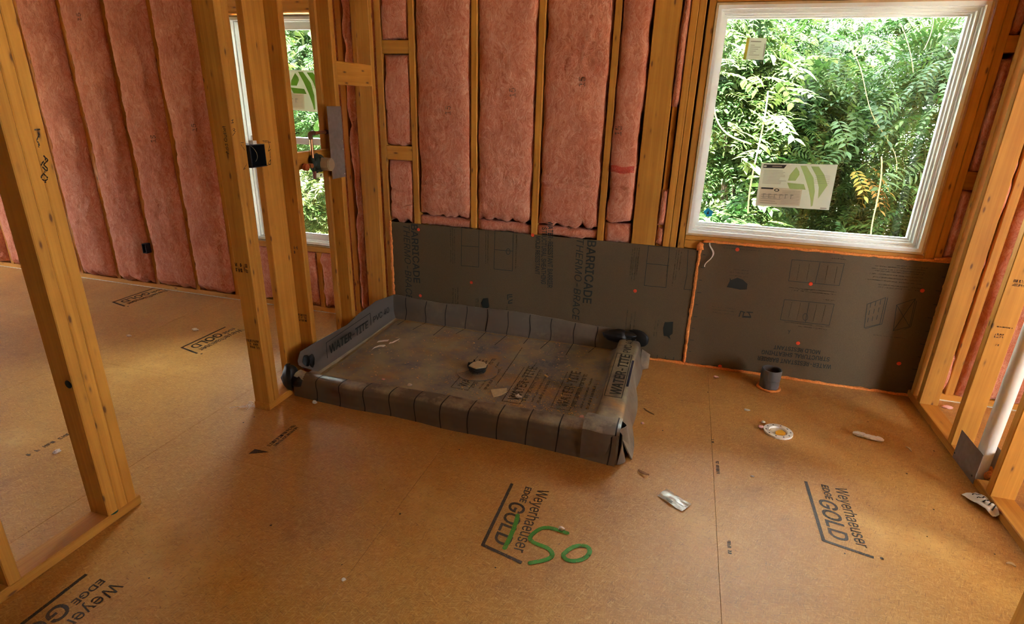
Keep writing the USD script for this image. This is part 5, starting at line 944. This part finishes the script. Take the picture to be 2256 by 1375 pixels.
# seen through the narrow window
tree('dense_tree', 'bright green broad-leaved tree behind the narrow window', 'tree', (-5.6, 8.2, -1.2), [((-5.7, 8.2, 1.9), (1.3, 1.0, 1.0), 900), ((-4.9, 8.0, 1.4), (.9, .8, .8), 500), ((-6.2, 8.6, .9), (1.2, .9, .9), 700), ((-5.2, 8.8, 2.9), (1.5, 1, .8), 700)], [('leaf', LB[0], LEAF_MID), ('leaf', LB[1], LEAF_MID), ('leaf', CP[0], LEAF_DEEP)], 7, .1, smin=.7, smax=1.15)
tree('low_shrub', 'low sparse yellow-leaved shrub behind the narrow window', 'shrub', (-4.5, 6.3, -1.2), [((-4.55, 6.2, .35), (.55, .4, .40), 330), ((-4.2, 6.3, -.15), (.4, .35, .35), 140), ((-4.95, 6.4, -.25), (.35, .35, .4), 140)], [('leaf', CL[0], LEAF_MID), ('leaf', CL[1], LEAF_PALE)], 8, .03)
for i, (x, y, z, s, lab) in enumerate([(-9.0, 11.0, 1.2, 2.4, 'tree far left outside'), (-3.2, 12.0, 1.5, 2.3, 'tree behind the yard, left of centre'), (-.6, 11.0, 1.5, 2.4, 'tree behind the yard between the two windows'), (7.2, 10.0, 1.5, 2.3, 'tree at the far right outside')]):
    tree('dense_tree', lab, 'tree', (x, y, -1.2), [((x, y, z), (s, s*.6, s*.9), 1300), ((x+1.2, y-.4, z-1.2), (s*.7, s*.5, s*.6), 700)], [('leaf', CP[0], LEAF_DEEP), ('leaf', CL[0], LEAF_MID)], 30+i, .14, smin=1.2, smax=1.9)
# nearest sprays, leaf by leaf
vine = thing('hanging_vine', 'feather-leaved vine sprays nearest the glass on the right of the big window', 'vine')
P0 = crop(1820, 30, 2160, 1798)
def outp(p, y): return fy(p, y)
for i, pts in enumerate([[(1860, 90), (1905, 190), (1925, 260), (1968, 330), (1975, 380)], [(1983, 50), (2004, 110), (2012, 160)], [(2057, 35), (2052, 70), (2035, 110)]]): obj('stem', tube(spline([outp(p, 5.25+.1*i) for p in pts], 16), .003, 6), TWIG, vine)
leaf_px = [(1850, 120), (1880, 135), (1910, 110), (1935, 150), (1960, 95), (1990, 130), (1870, 175), (1900, 200), (1925, 225), (1950, 200), (1880, 240), (1905, 265), (1860, 225), (1935, 270), (1955, 295), (1975, 270), (2000, 300), (2020, 330), (1990, 345), (2040, 310), (1960, 345), (2010, 255), (2035, 280), (1850, 280), (1890, 300), (1870, 330), (2060, 260), (2075, 230), (2080, 180), (2090, 130), (2060, 90), (2100, 80), (1920, 380), (1960, 400), (2030, 400), (2050, 370), (2010, 440), (1990, 460), (2030, 470), (1880, 480), (1850, 490), (1905, 490), (1930, 495), (1960, 480), (1840, 260), (1835, 160), (2045, 200), (2020, 180), (1985, 210), (1945, 240)]
for i, p in enumerate(leaf_px):
    q = outp(p, 5.2+.35*rn.random()); near_leaf(vine, CP[i % 2], LEAF_DEEP if i % 3 else LEAF_MID, q, rn.uniform(-3.14, 3.14), rn.normal(.3, .25), rn.normal(0, .4), rn.uniform(.8, 1.15))
for i, p in enumerate([(1880, 370), (1900, 385), (1915, 365), (1925, 400), (1890, 400)]): near_leaf(vine, CP[i % 2], LEAF_RUST, outp(p, 5.3+.05*i), -1.2+.5*i, .5, .2, .85)
sap = thing('bare_sapling', 'thin pale sapling stem low on the right of the big window', 'sapling'); obj('stem', tube(spline([outp(p, 4.9) for p in ((1918, 520), (1922, 490), (1935, 430), (1940, 400), (1942, 345))], 16), .005, 7), TWIG, sap)
for i, p in enumerate([(1947, 382), (1950, 402), (1946, 410), (1950, 425), (1948, 355)]): near_leaf(sap, simple(.16, .055), LEAF_MID, outp(p, 4.88), -.1+.2*i, .1+.05*i, .3, .9)
whip = thing('bare_sapling', 'arching bare whip stem at the left of the big window', 'sapling'); obj('stem', tube(spline([outp(p, 4.9) for p in ((1574, 237), (1585, 275), (1610, 300), (1645, 314), (1655, 318))], 18), .006, 7), TWIG, whip)
spr = thing('leafy_sapling', 'upright sapling with sunlit drooping leaves at the left of the big window', 'sapling'); obj('stem', tube(spline([outp(p, 5.0) for p in ((1648, 470), (1655, 400), (1672, 320), (1684, 260), (1692, 200))], 18), .006, 7), TWIG, spr)
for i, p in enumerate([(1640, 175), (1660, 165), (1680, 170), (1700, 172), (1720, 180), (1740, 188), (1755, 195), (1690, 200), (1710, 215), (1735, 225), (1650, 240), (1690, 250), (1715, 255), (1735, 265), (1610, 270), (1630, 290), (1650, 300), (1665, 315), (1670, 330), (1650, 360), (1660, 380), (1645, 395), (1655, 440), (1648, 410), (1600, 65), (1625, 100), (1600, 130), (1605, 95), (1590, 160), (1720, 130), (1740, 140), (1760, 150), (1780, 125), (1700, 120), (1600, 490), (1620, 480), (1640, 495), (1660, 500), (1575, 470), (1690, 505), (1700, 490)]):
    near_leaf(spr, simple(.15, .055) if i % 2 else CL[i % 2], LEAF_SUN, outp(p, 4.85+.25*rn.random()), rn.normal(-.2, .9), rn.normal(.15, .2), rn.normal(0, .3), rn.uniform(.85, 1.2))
